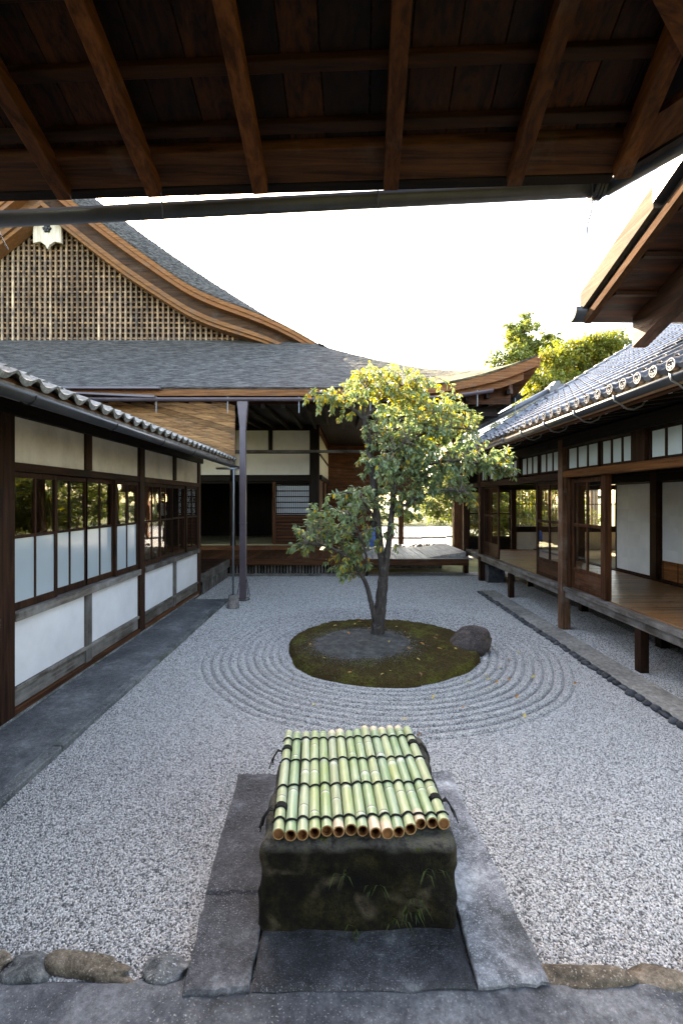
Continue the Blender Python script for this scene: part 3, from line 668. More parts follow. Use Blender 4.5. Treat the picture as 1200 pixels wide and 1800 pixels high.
for c in range(4, 22):
    for k in range(40):
        x = EX + 0.03 - c * 0.22; y = 0.9 + (k + 1) * 0.205
        mw = Matrix.Translation((x, y, lz(x) + 0.012)) @ Matrix.Rotation(math.pi, 4, 'Z') @ Matrix.Rotation(-ang, 4, 'Y')
        q.add([mw @ v.co for v in tp.vertices], [tuple(p.vertices) for p in tp.polygons])
o = q.build('roof_tiles', 'old_tile', lroof, fix=False); o['kind'] = 'stuff'
def half_gutter(a, b, r, n=9, thick=0.004, up=(0, 0, 1)):
    a, b = Vector(a), Vector(b); d = (b - a).normalized(); sd = d.cross(Vector(up)).normalized(); u = sd.cross(d)
    sec = [math.pi + math.pi * k / (n - 1) for k in range(n)]
    s_ = lambda p: [p + sd * (math.cos(t) * r) + u * (math.sin(t) * r) for t in sec] + [p + sd * (math.cos(t) * (r - thick)) + u * (math.sin(t) * (r - thick)) for t in reversed(sec)]
    return B().strip([s_(a), s_(b)])
g = half_gutter((EX + 0.045, 0.9, 2.70), (EX + 0.045, 9.2, 2.66), 0.055).build('gutter', 'black_gutter', lb, True)
for y in (1.9, 3.0, 4.1, 5.2, 6.3, 7.4, 8.5):
    B().tube([(EX + 0.045 + 0.06 * math.cos(t), y, 2.69 - 0.005 * (y - 1) / 2 + 0.06 * math.sin(t)) for t in [math.pi + math.pi * k / 8 for k in range(9)]], 0.005, 6).build('gutter_hook', 'iron', g)
B().tube([(EX + 0.06, 9.12, 2.64), (EX + 0.06, 9.12, 2.62), (-1.985, 8.72, 2.60), (-1.965, 8.42, 2.56), (-1.96, 8.40, 2.5), (-1.965, 8.40, 0.22)], [0.022, 0.022, 0.018, 0.018, 0.018, 0.018], 10).build('rain_pipe', 'metal_rod', lb, True)
B().tube([(-2.3, 8.5, 2.58), (-1.96, 8.42, 2.57)], 0.02, 8).build('pipe_arm', 'metal_rod', lb, True)
# stone that receives the rain pipe
q = B(); n = 14; secs = []
for z, r in ((0.0, 0.115), (0.05, 0.112), (0.16, 0.098), (0.235, 0.088), (0.25, 0.075)):
    secs.append([(-1.965 + r * (1 + 0.07 * math.sin(5 * k + z * 9)) * math.cos(2 * math.pi * k / n), 8.40 + r * (1 + 0.07 * math.cos(3 * k)) * math.sin(2 * math.pi * k / n), z - 0.01) for k in range(n)])
q.strip(secs); tag(q.build('drain_stone', 'drain_stone', None, True), 'small tapered stone block under the thin rain pipe', 'stone block')
# sloping boards that close the gap between this roof and the big eave
for k in range(9):
    z0 = 3.92 - 0.118 * k; q = B()
    def zz(x, z0=z0): return z0 - (x + 2.14) * 0.29
    a = -2.14; b = -5.2
    lim = lambda x: lz(x) + 0.05
    if zz(a) - 0.114 < 2.72: break
    top = min(4.02, 99)
    poly = []
    for x in np.linspace(a, b, 14):
        poly.append((x, zz(x)))
    low = [(x, zz(x) - 0.114) for x in np.linspace(b, a, 14)]
    poly = [(x, min(z, 4.0)) for x, z in poly + low]
    if max(p[1] for p in poly) - min(p[1] for p in poly) < 0.02: continue
    # keep only the stretch that is not squeezed flat under the eave
    xs = [x for x in np.linspace(a, b, 14) if zz(x) - 0.114 < 3.98]
    if len(xs) < 2: continue
    poly = [(x, min(4.0, zz(x))) for x in xs] + [(x, zz(x) - 0.112) for x in reversed(xs)]
    q.prism(poly, 9.3 + 0.004 * (k % 3), 9.33 + 0.004 * (k % 3), 'y'); q.build('gable_board', wood('knotty_board', (0.12, 0.055, 0.025), (0.38, 0.2, 0.09), 'x', 0.3, (0.07, 0.06, 0.055), 0.8, scale=30), lb)
bx = tag(box('cardboard_box', LX - 0.42, LX - 0.17, 6.85, 7.05, 1.02, 1.27, 'cardboard'), 'brown box standing inside the far left window', 'box')
box('sill_shelf', LX - 0.5, LX - 0.1, 6.78, 9.3, 0.99, 1.018, W('y'), lb)

# ------------------------------------------------------------------ big hall
XR, YF, XA = 3.97, 9.0, -8.28        # right eave, front eave, gable axis
def liftc(t): return 0.685 * np.clip((t - 0.9) / 3.07, 0, 2) ** 2
def zfront(Y): d = np.maximum(Y - YF, 0); return 4.205 + 0.45 * d + 0.031 * d * d
def zright(X): d = XR - X; return 4.33 + 0.36 * d + 0.018 * d * d + 0.022 * np.clip(d - 3.5, 0, 20)
def lift_front(X, Y): return liftc(X) * np.clip(1 - (Y - YF) / 3.2, 0, 1) ** 1.6
def lift_right(X, Y): return 0.56 * np.clip(1 - (Y - YF) / 3.2, 0, 1) ** 2 * np.clip(1 - (XR - X) / 3.2, 0, 1) ** 1.6
def zmin(X, Y):
    a = zfront(Y) + lift_front(X, Y); b = zright(X) + lift_right(X, Y); k = 0.12
    h = np.clip(0.5 + 0.5 * (b - a) / k, 0, 1); return b * (1 - h) + a * h - k * h * (1 - h)
hall = thing('temple_hall', (-4, 15, 0), 'large temple hall at the back with a sweeping bark shingle roof and a latticed gable', 'building')
def course(d, ln=0.085, hgt=0.016): return hgt * (1 - (d / ln) % 1.0)
def skirt_z(X, Y):
    d = Y - YF; j = 0.03 * (vnoise(X * 5, Y * 3, 11) - 0.5)
    return zmin(X, Y) + course(d + j) + 0.012 * (vnoise(X * 9, Y * 14, 12) - 0.5)
ys = np.arange(YF, 13.35, 0.0283)
skirt = link('roof', grid_mesh('roof', np.arange(-14.0, XR + 0.001, 0.07), ys, skirt_z), 'shingle', hall)
YV = 12.4                              # the verge in front of the gable
def bandk(x): return float(np.clip(0.66 + 0.18 * (-3 - x) / 3, 0.6, 0.84))
def mino(X): return 0.66 * (lambda t: t * t * (3 - 2 * t))(np.clip((-0.9 - X) / 3.6, 0, 1))
def vshift(X): t = np.clip((np.asarray(X) + 3.0) / 2.6, 0, 1); return 0.45 * t * t * (3 - 2 * t)
def main_z(X, Y):
    Xm = np.where(X < XA, 2 * XA - X, X)
    s_ = np.clip((Y - YV) / 0.62, 0, 1)
    d = XR - Xm; j = 0.03 * (vnoise(X * 3, Y * 5, 13) - 0.5)
    return zright(Xm) - mino(Xm) * (1 - s_) ** 2 + course(d + j, 0.1, 0.016) + 0.012 * (vnoise(X * 14, Y * 9, 14) - 0.5)
ms = link('roof_slope', grid_mesh('roof_slope', np.arange(XA - 6, -0.2, 0.04), np.concatenate([np.arange(YV, 13.2, 0.03), np.arange(13.2, 14.4, 0.2), np.arange(14.4, 19.9, 0.4)]), main_z), 'shingle', hall)
co = np.zeros(len(ms.data.vertices) * 3, dtype=np.float32); ms.data.vertices.foreach_get('co', co); co = co.reshape(-1, 3)
co[:, 1] += vshift(co[:, 0]) * np.clip(1 - (co[:, 1] - YV) / 2.5, 0, 1); ms.data.vertices.foreach_set('co', co.ravel()); ms.data.update()
def right_z(X, Y): return zright(X) + 0.56 * 0 * X + course(XR - X, 0.1, 0.016) - 0.02
link('roof_slope', grid_mesh('roof_side', np.arange(-0.6, XR + 0.001, 0.04), np.arange(12.6, 19.9, 0.3), right_z), 'shingle', hall)
# thick layered eave edge along the front, and its second layer
def eave_band(xs, dz0, dz1, y0, y1, name, mat, parent):
    secs = []
    for x in xs:
        z = float(4.205 + liftc(np.array(x))) + 0.012
        secs.append([(x, y0, z + dz0), (x, y0 + 0.02, z + dz1), (x, y1, z + dz1 + 0.06), (x, y1, z + dz0 + 0.03)])
    B().strip(secs).build(name, mat, parent)
xs = list(np.concatenate([np.arange(-14, 0.8, 0.5), np.arange(0.8, 3.99, 0.12)]))
eave_band(xs, 0.0, -0.035, YF - 0.03, YF + 0.4, 'eave_lip', 'shingle', skirt)
def eave_band2(xs, t0, t1, y0, y1, name, mat, parent, grow):
    secs = []
    for x in xs:
        L = float(liftc(np.array(x))); z = 4.205 + L; g_ = grow * min(1, L / 0.4)
        secs.append([(x, y0, z - t0), (x, y0 + 0.015, z - t1 - g_), (x, y1, z - t1 - g_ + 0.1), (x, y1, z - t0)])
    B().strip(secs).build(name, mat, parent)
eave_band2([x for x in xs if x < 3.93], 0.026, 0.15, YF, YF + 0.6, 'eave_edge', 'shingle_edge', skirt, 0.07)
eave_band2([x for x in xs if x < 3.7], 0.152, 0.2, YF + 0.12, YF + 0.7, 'eave_fascia', 'shingle_edge', skirt, 0.16)
# right-hand eave edge
secs = []
for y in np.arange(YF, 19.8, 0.3):
    z = 4.33 + 0.56 * max(0, 1 - (y - YF) / 3.2) ** 2 - 0.01
    e_ = min(0.7, (y - YF) * 0.9 + 0.03); zi = float(zmin(np.array(XR - e_), np.array(y)))
    secs.append([(XR + 0.01, y, z), (XR - 0.01, y, z - 0.2), (XR - e_, y, zi - 0.25), (XR - e_, y, zi - 0.05)])
B().strip(secs).build('eave_edge', 'shingle_edge', skirt)
# under the eaves
sof = B()
sof.add([(-14, YF + 0.5, 4.0), (2.6, YF + 0.5, 4.0), (2.6, 14.0, 4.3), (-14, 14.0, 4.3)], [(0, 1, 2, 3)])
sof.add([(2.6, YF + 0.5, 4.0), (3.7, YF + 0.3, 4.5), (3.6, 19.4, 4.15), (2.6, 19.4, 4.2), (2.6, 14, 4.3)], [(0, 1, 2, 3, 4)])
sof.add([(-0.62, 14.0, 4.3), (2.6, 14.0, 4.3), (2.6, 19.4, 4.2), (-0.42, 19.4, 4.3)], [(0, 1, 2, 3)])
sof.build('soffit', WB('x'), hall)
for k in range(24):
    x = -6.2 + k * 0.42
    B().bar((x, YF + 0.35, 3.93 + float(liftc(np.array(x))) * 0.6), (x, 13.9, 4.2), 0.07, 0.09).build('rafter', WB('y'), hall)
for k, x in enumerate((2.4, 2.8, 3.15)): B().bar((x - 1.2, 12.6, 4.15), (x, YF + 0.5, 4.1 + 0.16 * k), 0.1, 0.13).build('corner_rafter', WB('y'), hall)
B().bar((0.8, 12.2, 4.15), (3.55, 9.45, 4.30), 0.16, 0.2).build('hip_beam', WM('y'), hall)
B().box(2.9, 3.35, 9.75, 9.95, 3.78, 3.98).build('bracket_block', WB('x'), hall)
B().bar((1.5, 9.9, 3.72), (3.4, 9.85, 3.86), 0.14, 0.16).build('bracket_arm', WB('x'), hall)
# gutters in purple-brown metal
gs = []
for x in list(np.arange(-5.0, 1.2, 0.5)) + list(np.arange(1.2, 3.05, 0.2)):
    z = 3.99 + float(liftc(np.array(x))) * 0.55; r = 0.062
    gs.append([(x, YF - 0.06 + r * math.cos(t), z + r * math.sin(t)) for t in [math.pi + math.pi * k / 8 for k in range(9)]] + [(x, YF - 0.06 + (r - .004) * math.cos(t), z + (r - .004) * math.sin(t)) for t in [2 * math.pi - math.pi * k / 8 for k in range(9)]])
hg = B().strip([[Vector(p) for p in s_] for s_ in gs]).build('gutter', 'purple_pipe', hall, True)
for x in (-3.6, -2.2, -0.8, 0.6, 2.0, 2.7): B().tube([(x, YF - 0.06, 4.02 + float(liftc(np.array(x))) * 0.55), (x, YF - 0.06, 3.7 + float(liftc(np.array(x))) * 0.55)], 0.008, 6).build('gutter_hanger', 'metal_rod', hg)
half_gutter((3.78, 9.35, 4.2), (3.78, 19.4, 4.0), 0.085).build('gutter', 'black_gutter', hall, True)
B().tube([(3.62, 9.4, 4.1), (3.62, 9.4, 3.7)], 0.008, 6).build('gutter_hanger', 'metal_rod', hall)
B().box(-5.4, -3.52, YF - 0.13, YF + 0.05, 4.165, 4.20).build('flashing', 'purple_pipe', hall)
q = B(); q.add([(-5.3, YF - 0.16, 4.10), (-3.6, YF - 0.16, 4.03), (-3.6, YF + 0.02, 4.03), (-5.3, YF + 0.02, 4.10), (-5.3, YF - 0.16, 4.07), (-3.6, YF - 0.16, 3.985), (-3.6, YF + 0.02, 3.985), (-5.3, YF + 0.02, 4.07)], [(0, 1, 2, 3), (4, 7, 6, 5), (0, 4, 5, 1), (1, 5, 6, 2), (2, 6, 7, 3), (3, 7, 4, 0)]); q.build('flashing', 'purple_pipe', hall)
# down pipe with its funnel head, guyed at the foot
PX, PY = -1.91, 9.0
q = B()
def sq(z, w, d): return [(PX - w, PY - d, z), (PX + w, PY - d, z), (PX + w, PY + d, z), (PX - w, PY + d, z)]
q.strip([sq(3.97, 0.105, 0.07), sq(3.93, 0.105, 0.07), sq(3.42, 0.055, 0.055), sq(3.40, 0.058, 0.058), sq(0.03, 0.058, 0.058)]); q.build('down_pipe', 'purple_pipe', hall)
B().box(PX - 0.064, PX + 0.064, PY - 0.064, PY + 0.064, 1.52, 1.55).build('pipe_band', 'purple_pipe', hall)
for dx, dy in ((-0.11, -0.07), (0.13, -0.1), (0.12, 0.1)): B().tube([(PX + dx * 0.5, PY + dy * 0.5, 0.42), (PX + dx, PY + dy, 0.06)], 0.006, 6).build('guy_rod', 'iron', hall)
B().tube([(PX + 0.13 * math.cos(t), PY + 0.13 * math.sin(t), 0.03) for t in [2 * math.pi * k / 16 for k in range(17)]], 0.009, 6).build('foot_ring', 'iron', hall)
# gable: lattice, pendant, bargeboards
GY = 13.1
def latt_top(x): xm = 2 * XA - x if x < XA else x; return float(zright(np.array(xm)) - mino(np.array(xm))) - 1.04 * bandk(xm)
gb = B(); pts = [(x, latt_top(x) + 0.4) for x in np.linspace(XA - 5.6, -2.0, 40)]
gb.prism([(XA - 5.6, 6.2), *pts, (-2.0, 6.2)], GY + 0.16, GY + 0.22, 'y'); gb.build('gable_wall', wood('gable_back', (0.008, 0.004, 0.003), (0.03, 0.014, 0.008), 'z', 0.2, (0.02, 0.018, 0.018)), hall)
lat = empty('lattice', (XA, GY, 6.5)); adopt(lat, hall); lat.location = (XA, GY, 6.5)
FZ = float(zfront(np.array(GY)))
x = XA - 5.3; k = 0
while x < -2.3:
    t = latt_top(x)
    if t > FZ + 0.12: box('upright_slat', x - 0.027, x + 0.027, GY, GY + 0.05, FZ - 0.05, t + 0.05, WL('z'), lat, 0.003)
    x += 0.1545
z = FZ + 0.09
while z < 10.4:
    xs_ = [xx for xx in np.linspace(XA - 5.3, -2.3, 240) if latt_top(xx) + 0.05 > z]
    if len(xs_) > 2: box('cross_slat', xs_[0], xs_[-1], GY + 0.053, GY + 0.12, z - 0.023, z + 0.023, wood('cross_slat_timber', (0.11, 0.05, 0.024), (0.36, 0.2, 0.1), 'x', 0.5, (0.06, 0.055, 0.055), 0.75, scale=6), lat, 0.003)
    z += 0.149
def barge(name, o0, o1, y0, y1, mat, xa=-0.45, zfun=None):
    for side in (0, 1):
        secs = []
        for x in np.linspace(XA, xa, 44):
            f = np.clip((xa - x) / 1.6, 0.0, 1) ** 0.6 if xa > -3 else 1.0
            base = float(zright(np.array(x)) - mino(np.array(x))); X = x if side == 0 else 2 * XA - x
            f = 1.0; kb = bandk(x); a, b = base - o0 * kb, base - o1 * kb
            v_ = float(vshift(x)); secs.append([(X, y0 + v_, a), (X, y0 + 0.01 + v_, b), (X, y1 + v_, b), (X, y1 + v_, a)])
        B().strip(secs).build(name, mat, hall)
barge('verge_lip', -0.02, 0.03, YV - 0.02, YV + 0.3, 'shingle')
barge('verge_edge', 0.032, 0.2, YV, YV + 0.5, 'shingle_edge'); barge('verge_edge', 0.202, 0.36, YV + 0.05, YV + 0.5, wood('verge_board', (0.07, 0.027, 0.011), (0.19, 0.08, 0.033), 'x', 0.25, (0.1, 0.085, 0.075), contrast=1.0))
barge('bargeboard', 0.362, 0.82, YV + 0.32, YV + 0.62, wood('barge_dark', (0.022, 0.010, 0.006), (0.10, 0.048, 0.024), 'x', 0.25, (0.12, 0.11, 0.11)), xa=-0.8)
barge('bargeboard_moulding', 0.80, 0.97, YV + 0.2, YV + 0.66, wood('barge_pale', (0.08, 0.034, 0.014), (0.24, 0.11, 0.047), 'x', 0.35, (0.08, 0.068, 0.06), contrast=1.0), xa=-1.3)
barge('bargeboard_moulding', 0.972, 1.10, YV + 0.28, YV + 0.68, wood('barge_pale', (0, 0, 0), (0, 0, 0), 'x'), xa=-1.5)
pz = 2 + 472 * 12.5 / 800
q = B(); q.prism([(XA - 0.4, pz + 0.75), (XA - 0.4, pz - 0.1), (XA - 0.2, pz - 0.06), (XA - 0.06, pz - 0.16), (XA, pz - 0.27), (XA + 0.06, pz - 0.16), (XA + 0.2, pz - 0.06), (XA + 0.4, pz - 0.1), (XA + 0.4, pz + 0.75)], YV + 0.5, YV + 0.58, 'y')
pend = q.build('gable_pendant', wood('pendant_timber', (0.5, 0.42, 0.33), (0.8, 0.76, 0.7), 'z', 0.1), hall)
q = B(); q.tube([(XA, YV + 0.5, pz + 0.3), (XA, YV + 0.44, pz + 0.3)], [0.06, 0.04], 10)
for k in range(6): t = k * math.pi / 3; q.tube([(XA + 0.08 * math.cos(t), YV + 0.5, pz + 0.3 + 0.08 * math.sin(t)), (XA + 0.08 * math.cos(t), YV + 0.45, pz + 0.3 + 0.08 * math.sin(t))], [0.05, 0.03], 8)
q.build('rosette', 'iron', pend)
# walls behind the veranda
HY = 14.0; HX = -0.65
for x0, x1 in ((-4.7, -3.36), (-3.22, HX - 0.28)): box('plaster_panel', x0, x1, HY, HY + 0.06, 2.76, 3.41, 'white_plaster', hall, 0)
for x0, x1 in ((-4.7, -3.36), (-3.22, -2.2), (-2.06, HX - 0.28)): box('plaster_panel', x0, x1, HY, HY + 0.06, 3.5, 4.12, 'white_plaster', hall, 0)
box('tie_beam', -5, HX - 0.02, HY - 0.03, HY + 0.08, 3.415, 3.495, WB('x'), hall); box('lintel', -5, HX - 0.02, HY - 0.04, HY + 0.1, 2.56, 2.755, WB('x'), hall)
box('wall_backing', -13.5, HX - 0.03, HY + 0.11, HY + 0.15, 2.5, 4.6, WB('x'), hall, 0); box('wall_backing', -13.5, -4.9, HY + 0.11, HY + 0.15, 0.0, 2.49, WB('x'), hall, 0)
box('top_beam', -6, HX, HY - 0.03, HY + 0.1, 4.125, 4.4, WB('x'), hall); box('strut', -2.19, -2.07, HY - 0.02, HY + 0.05, 3.5, 4.12, WB('z'), hall)
for x in (-3.36, -4.85): box('post', x, x + 0.14, HY - 0.04, HY + 0.1, 0.5, 4.1, W('z'), hall)
box('post', HX - 0.27, HX + 0.02, HY - 0.05, HY + 0.22, 0.4, 4.3, WB('z'), hall)
box('nageshi_rail', -5, 1.2, 11.95, 12.03, 3.23, 3.30, WG('x'), hall)
# lattice screen
scr = box('lattice_screen', -2.08, HX - 0.29, HY + 0.1, HY + 0.14, 0.62, 1.5, WM('x'), hall)
box('screen_stile', -2.08, -1.98, HY + 0.07, HY + 0.13, 0.62, 2.55, WM('z'), hall)
box('paper_pane', -1.97, HX - 0.3, HY + 0.13, HY + 0.135, 1.53, 2.46, 'paper', scr, 0)
for k in range(18): x = -1.95 + k * 0.0585; box('lattice_bar', x, x + 0.014, HY + 0.105, HY + 0.128, 1.53, 2.46, WB('z'), scr, 0.002)
for k in range(6): z = 1.55 + k * 0.175; box('lattice_bar', -1.97, HX - 0.3, HY + 0.098, HY + 0.104, z, z + 0.03, WB('x'), scr, 0.002)
for k in range(8): z = 0.68 + k * 0.1; box('screen_slat', -1.97, HX - 0.3, HY + 0.08, HY + 0.098, z, z + 0.035, W('x'), scr, 0.002)
# room behind: floor mats and dark walls
box('sill_beam', -5.2, HX - 0.02, HY - 0.12, HY + 0.1, 0.42, 0.58, WM('x'), hall)
mats = box('mat_floor', -6, HX - 0.06, HY + 0.16, 17.5, 0.5, 0.6, 'tatami', hall)
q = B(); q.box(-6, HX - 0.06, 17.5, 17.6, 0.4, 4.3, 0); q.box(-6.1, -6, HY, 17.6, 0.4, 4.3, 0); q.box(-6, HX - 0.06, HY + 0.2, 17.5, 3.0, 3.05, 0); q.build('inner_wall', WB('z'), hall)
# side wall running back on the right
def sx(y): return HX + (y - HY) * 0.028
q = B(); q.add([(sx(14.2), 14.2, 0.4), (sx(19.3), 19.3, 0.4), (sx(19.3), 19.3, 4.3), (sx(14.2), 14.2, 4.3), (sx(14.2) - 0.1, 14.2, 0.4), (sx(19.3) - 0.1, 19.3, 0.4), (sx(19.3) - 0.1, 19.3, 4.3), (sx(14.2) - 0.1, 14.2, 4.3)], [(0, 1, 2, 3), (4, 7, 6, 5), (0, 4, 5, 1), (3, 2, 6, 7), (1, 5, 6, 2), (0, 3, 7, 4)]); q.build('side_wall', WM('z'), hall)
for k in range(9):
    y = 14.35 + k * 0.55
    q = B(); q.add([(sx(y) + 0.012, y, 2.76), (sx(y + .43) + 0.012, y + .43, 2.76), (sx(y + .43) + 0.012, y + .43, 4.02), (sx(y) + 0.012, y, 4.02), (sx(y) + .002, y, 2.76), (sx(y + .43) + .002, y + .43, 2.76), (sx(y + .43) + .002, y + .43, 4.02), (sx(y) + .002, y, 4.02)], [(0, 1, 2, 3), (4, 7, 6, 5), (0, 4, 5, 1), (3, 2, 6, 7), (1, 5, 6, 2), (0, 3, 7, 4)]); q.build('transom_pane', 'cream_pane', hall)
    box('mullion', sx(y) + 0.004, sx(y) + 0.016, y - 0.10, y - 0.03, 2.7, 4.1, WB('z'), hall, 0)
q = B(); q.bar((sx(14.2) + 0.03, 14.2, 3.4), (sx(19.3) + 0.03, 19.3, 3.4), 0.05, 0.05); q.bar((sx(14.2) + 0.04, 14.2, 2.7), (sx(19.3) + 0.04, 19.3, 2.7), 0.1, 0.14); q.build('side_rail', WB('y'), hall)
for y in (15.9, 18.2): box('side_door_stile', sx(y), sx(y) + 0.06, y, y + 0.12, 0.55, 2.6, WB('z'), hall)
q = B(); q.box(-0.6, 1.3, 19.2, 19.3, 0.0, 4.6, 0); q.box(1.3, 3.4, 19.2, 19.3, 2.3, 4.6, 0); q.build('end_wall', WM('x'), hall)
q = B(); gx = np.linspace(XA - 6, XR - 0.2, 40); q.prism([(gx[0], 4.0), *[(x, float(zright(np.array(x if x > XA else 2 * XA - x))) - 0.005) for x in gx], (gx[-1], 4.0)], 19.5, 19.57, 'y'); q.build('rear_gable', WM('z'), hall)
eave_close = B(); xs2 = [x for x in xs if x < 3.65]
eave_close.strip([[(x, YF + 0.5, 4.205 + float(liftc(np.array(x))) - 0.1), (x, YF + 0.5, 3.99), (x, YF + 0.54, 3.99), (x, YF + 0.54, 4.205 + float(liftc(np.array(x))) - 0.1)] for x in xs2]); eave_close.build('eave_board', WM('x'), hall)
for x, y in ((2.1, 19.0), (2.1, 16.2)): box('post', x, x + 0.17, y, y + 0.17, 0.4, 4.2, WM('z'), hall)
# veranda
def WK(a): return wood('skylit_floor', (0.2, 0.18, 0.165), (0.5, 0.47, 0.44), a, 0.3, (0.4, 0.39, 0.38), 0.5)  # weathered boards made paler to carry the sky's bright reflection in their colour
ver = empty('veranda', (-1, 12.5, 0.4)); adopt(ver, hall); ver.location = (-1, 12.5, 0.4)
x = -5.0
while x < 3.3:
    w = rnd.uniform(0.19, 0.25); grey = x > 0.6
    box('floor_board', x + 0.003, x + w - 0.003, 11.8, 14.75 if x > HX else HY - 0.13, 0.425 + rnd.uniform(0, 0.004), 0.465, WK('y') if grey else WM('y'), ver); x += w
q = B(); q.add([(2.35, 12.0, 0.47), (3.32, 12.0, 0.47), (3.32, 14.4, 0.47), (2.35, 14.4, 0.47), (2.35, 12.0, 0.475), (3.32, 12.0, 0.62), (3.32, 14.4, 0.62), (2.35, 14.4, 0.475)], [(0, 3, 2, 1), (4, 5, 6, 7), (0, 1, 5, 4), (1, 2, 6, 5), (2, 3, 7, 6), (3, 0, 4, 7)]); q.build('ramp_board', WK('y'), ver)
box('edge_beam', -5.0, 3.32, 11.72, 11.86, 0.30, 0.462, WM('x'), ver)
for x in (-4.0, -2.4, -0.7, 0.6): box('stub_post', x, x + 0.13, 11.9, 12.03, -0.02, 0.42, WB('z'), ver)
for k in range(36):
    x = -2.86 + k * 0.082
    if x < 0.05: box('vent_slat', x, x + 0.045, 11.86, 11.885, 0.01, 0.3, WG('z'), ver, 0.002)
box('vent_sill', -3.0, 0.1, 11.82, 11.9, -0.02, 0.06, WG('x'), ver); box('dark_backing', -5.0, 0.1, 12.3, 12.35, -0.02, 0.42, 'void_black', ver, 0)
# side platform joining the left building
y = 9.55
while y < 11.75:
    w = rnd.uniform(0.16, 0.2); box('floor_board', -5.0, -2.88, y, min(y + w - 0.005, 11.79), 0.43, 0.465, W('x'), ver); y += w
box('edge_beam', -2.95, -2.82, 9.52, 11.72, 0.27, 0.463, WG('y'), ver)
for k in range(22): y = 9.6 + k * 0.096; box('vent_slat', -2.9, -2.87, y, y + 0.06, 0.0, 0.27, WG('z'), ver, 0.002)
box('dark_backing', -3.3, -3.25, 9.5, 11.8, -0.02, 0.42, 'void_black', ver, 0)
box('garden_step', 0.9, 2.95, 13.2, 13.6, 0.0, 0.16, 'grey_rock', ver)

# ------------------------------------------------------------------ right house with veranda
RX = 3.45
rh = thing('veranda_house', (5.5, 7, 0), 'open wooden house on the right with a tiled roof and a raised veranda', 'building')
for y in (3.35, 5.22, 9.25): box('floor_post', RX - 0.005, RX + 0.095, y, y + 0.11, -0.02, 0.50, W('z'), rh)
box('pillar', RX - 0.045, RX + 0.085, 6.98, 7.12, -0.02, 2.92, wood('pillar_timber', (0.03, 0.014, 0.009), (0.15, 0.075, 0.042), 'z', 0.3, (0.2, 0.17, 0.15)), rh)
box('pillar', RX - 0.02, RX + 0.13, 11.15, 11.3, -0.02, 2.92, W('z'), rh)
box('pillar', 3.62, 3.9, 14.45, 14.72, 0.0, 4.1, WM('z'), hall)
fl = empty('veranda_floor', (4.4, 7, 0.6)); adopt(fl, rh); fl.location = (4.4, 7, 0.6)
box('edge_beam', RX + 0.0, RX + 0.1, 2.4, 12.35, 0.50, 0.60, WG('y'), fl); box('edge_sill', RX - 0.03, RX + 0.07, 2.4, 12.35, 0.603, 0.662, WG('y'), fl); box('edge_track', RX + 0.085, RX + 0.135, 2.4, 12.35, 0.603, 0.668, WF('y'), fl)
y = 2.4
while y < 12.3:
    w = rnd.uniform(0.105, 0.135); box('floor_board', RX + 0.14, 5.22, y + 0.002, y + w - 0.002, 0.61, 0.650 + rnd.uniform(0, 0.003), WF('x'), fl); y += w
box('underfloor_blocker', 5.0, 5.06, 2.4, 12.3, -0.02, 0.6, 'void_black', rh, 0)  # black sheet added under the floor to block light
for y in (4.2, 6.1, 8.1, 10.4): box('floor_post', 4.3, 4.42, y, y + 0.12, -0.02, 0.6, WB('z'), rh)
box('stone_block', 3.55, 3.95, 10.9, 11.4, -0.02, 0.42, 'dark_cobble', rh)
# lintels and transoms
box('lintel', RX - 0.035, RX + 0.1, 2.4, 6.975, 2.335, 2.435, WO('y'), rh); box('lintel', RX - 0.02, RX + 0.1, 7.155, 12.3, 2.31, 2.42, W('y'), rh)
box('wall_plate', RX - 0.04, RX + 0.14, 2.4, 12.4, 2.80, 2.96, WB('y'), rh)
for y in (5.13, 8.74, 10.6, 3.42): box('upper_strut', RX - 0.025, RX + 0.12, y, y + 0.24 if y == 5.13 else y + 0.1, 2.437, 2.80, W('z'), rh)
def transom(y0, y1, n=3):
    f = B(); z0, z1 = 2.445, 2.785; x = RX + 0.06; t = 0.04
    for k in range(n + 1): yy = y0 + (y1 - y0 - 0.03) * k / n; f.box(x - t, x, yy, yy + (0.03 if k in (0, n) else 0.022), z0, z1, 0.002)
    f.box(x - t + .002, x - .002, y0, y1, z0 - .003, z0 + 0.025); f.box(x - t + .002, x - .002, y0, y1, z1 - 0.02, z1)
    w = f.build('transom_window', W('z'), rh)
    for k in range(n): a = y0 + (y1 - y0 - 0.03) * k / n; B().box(x - 0.02, x - 0.016, a + 0.02, a + (y1 - y0) / n, z0 + .02, z1 - .02, 0).build('pane', 'transom_paper', w)
for a, b in ((3.55, 4.3), (4.36, 5.12), (5.38, 6.07), (6.11, 6.96), (7.2, 7.92), (7.98, 8.72), (8.86, 9.7), (9.75, 10.58), (10.72, 11.5)): transom(a, b)
box('jamb', RX + 0.03, RX + 0.12, 5.98, 6.08, 0.67, 2.334, WM('z'), rh); box('jamb', RX + 0.03, RX + 0.1, 6.9, 6.975, 0.67, 2.334, WM('z'), rh)
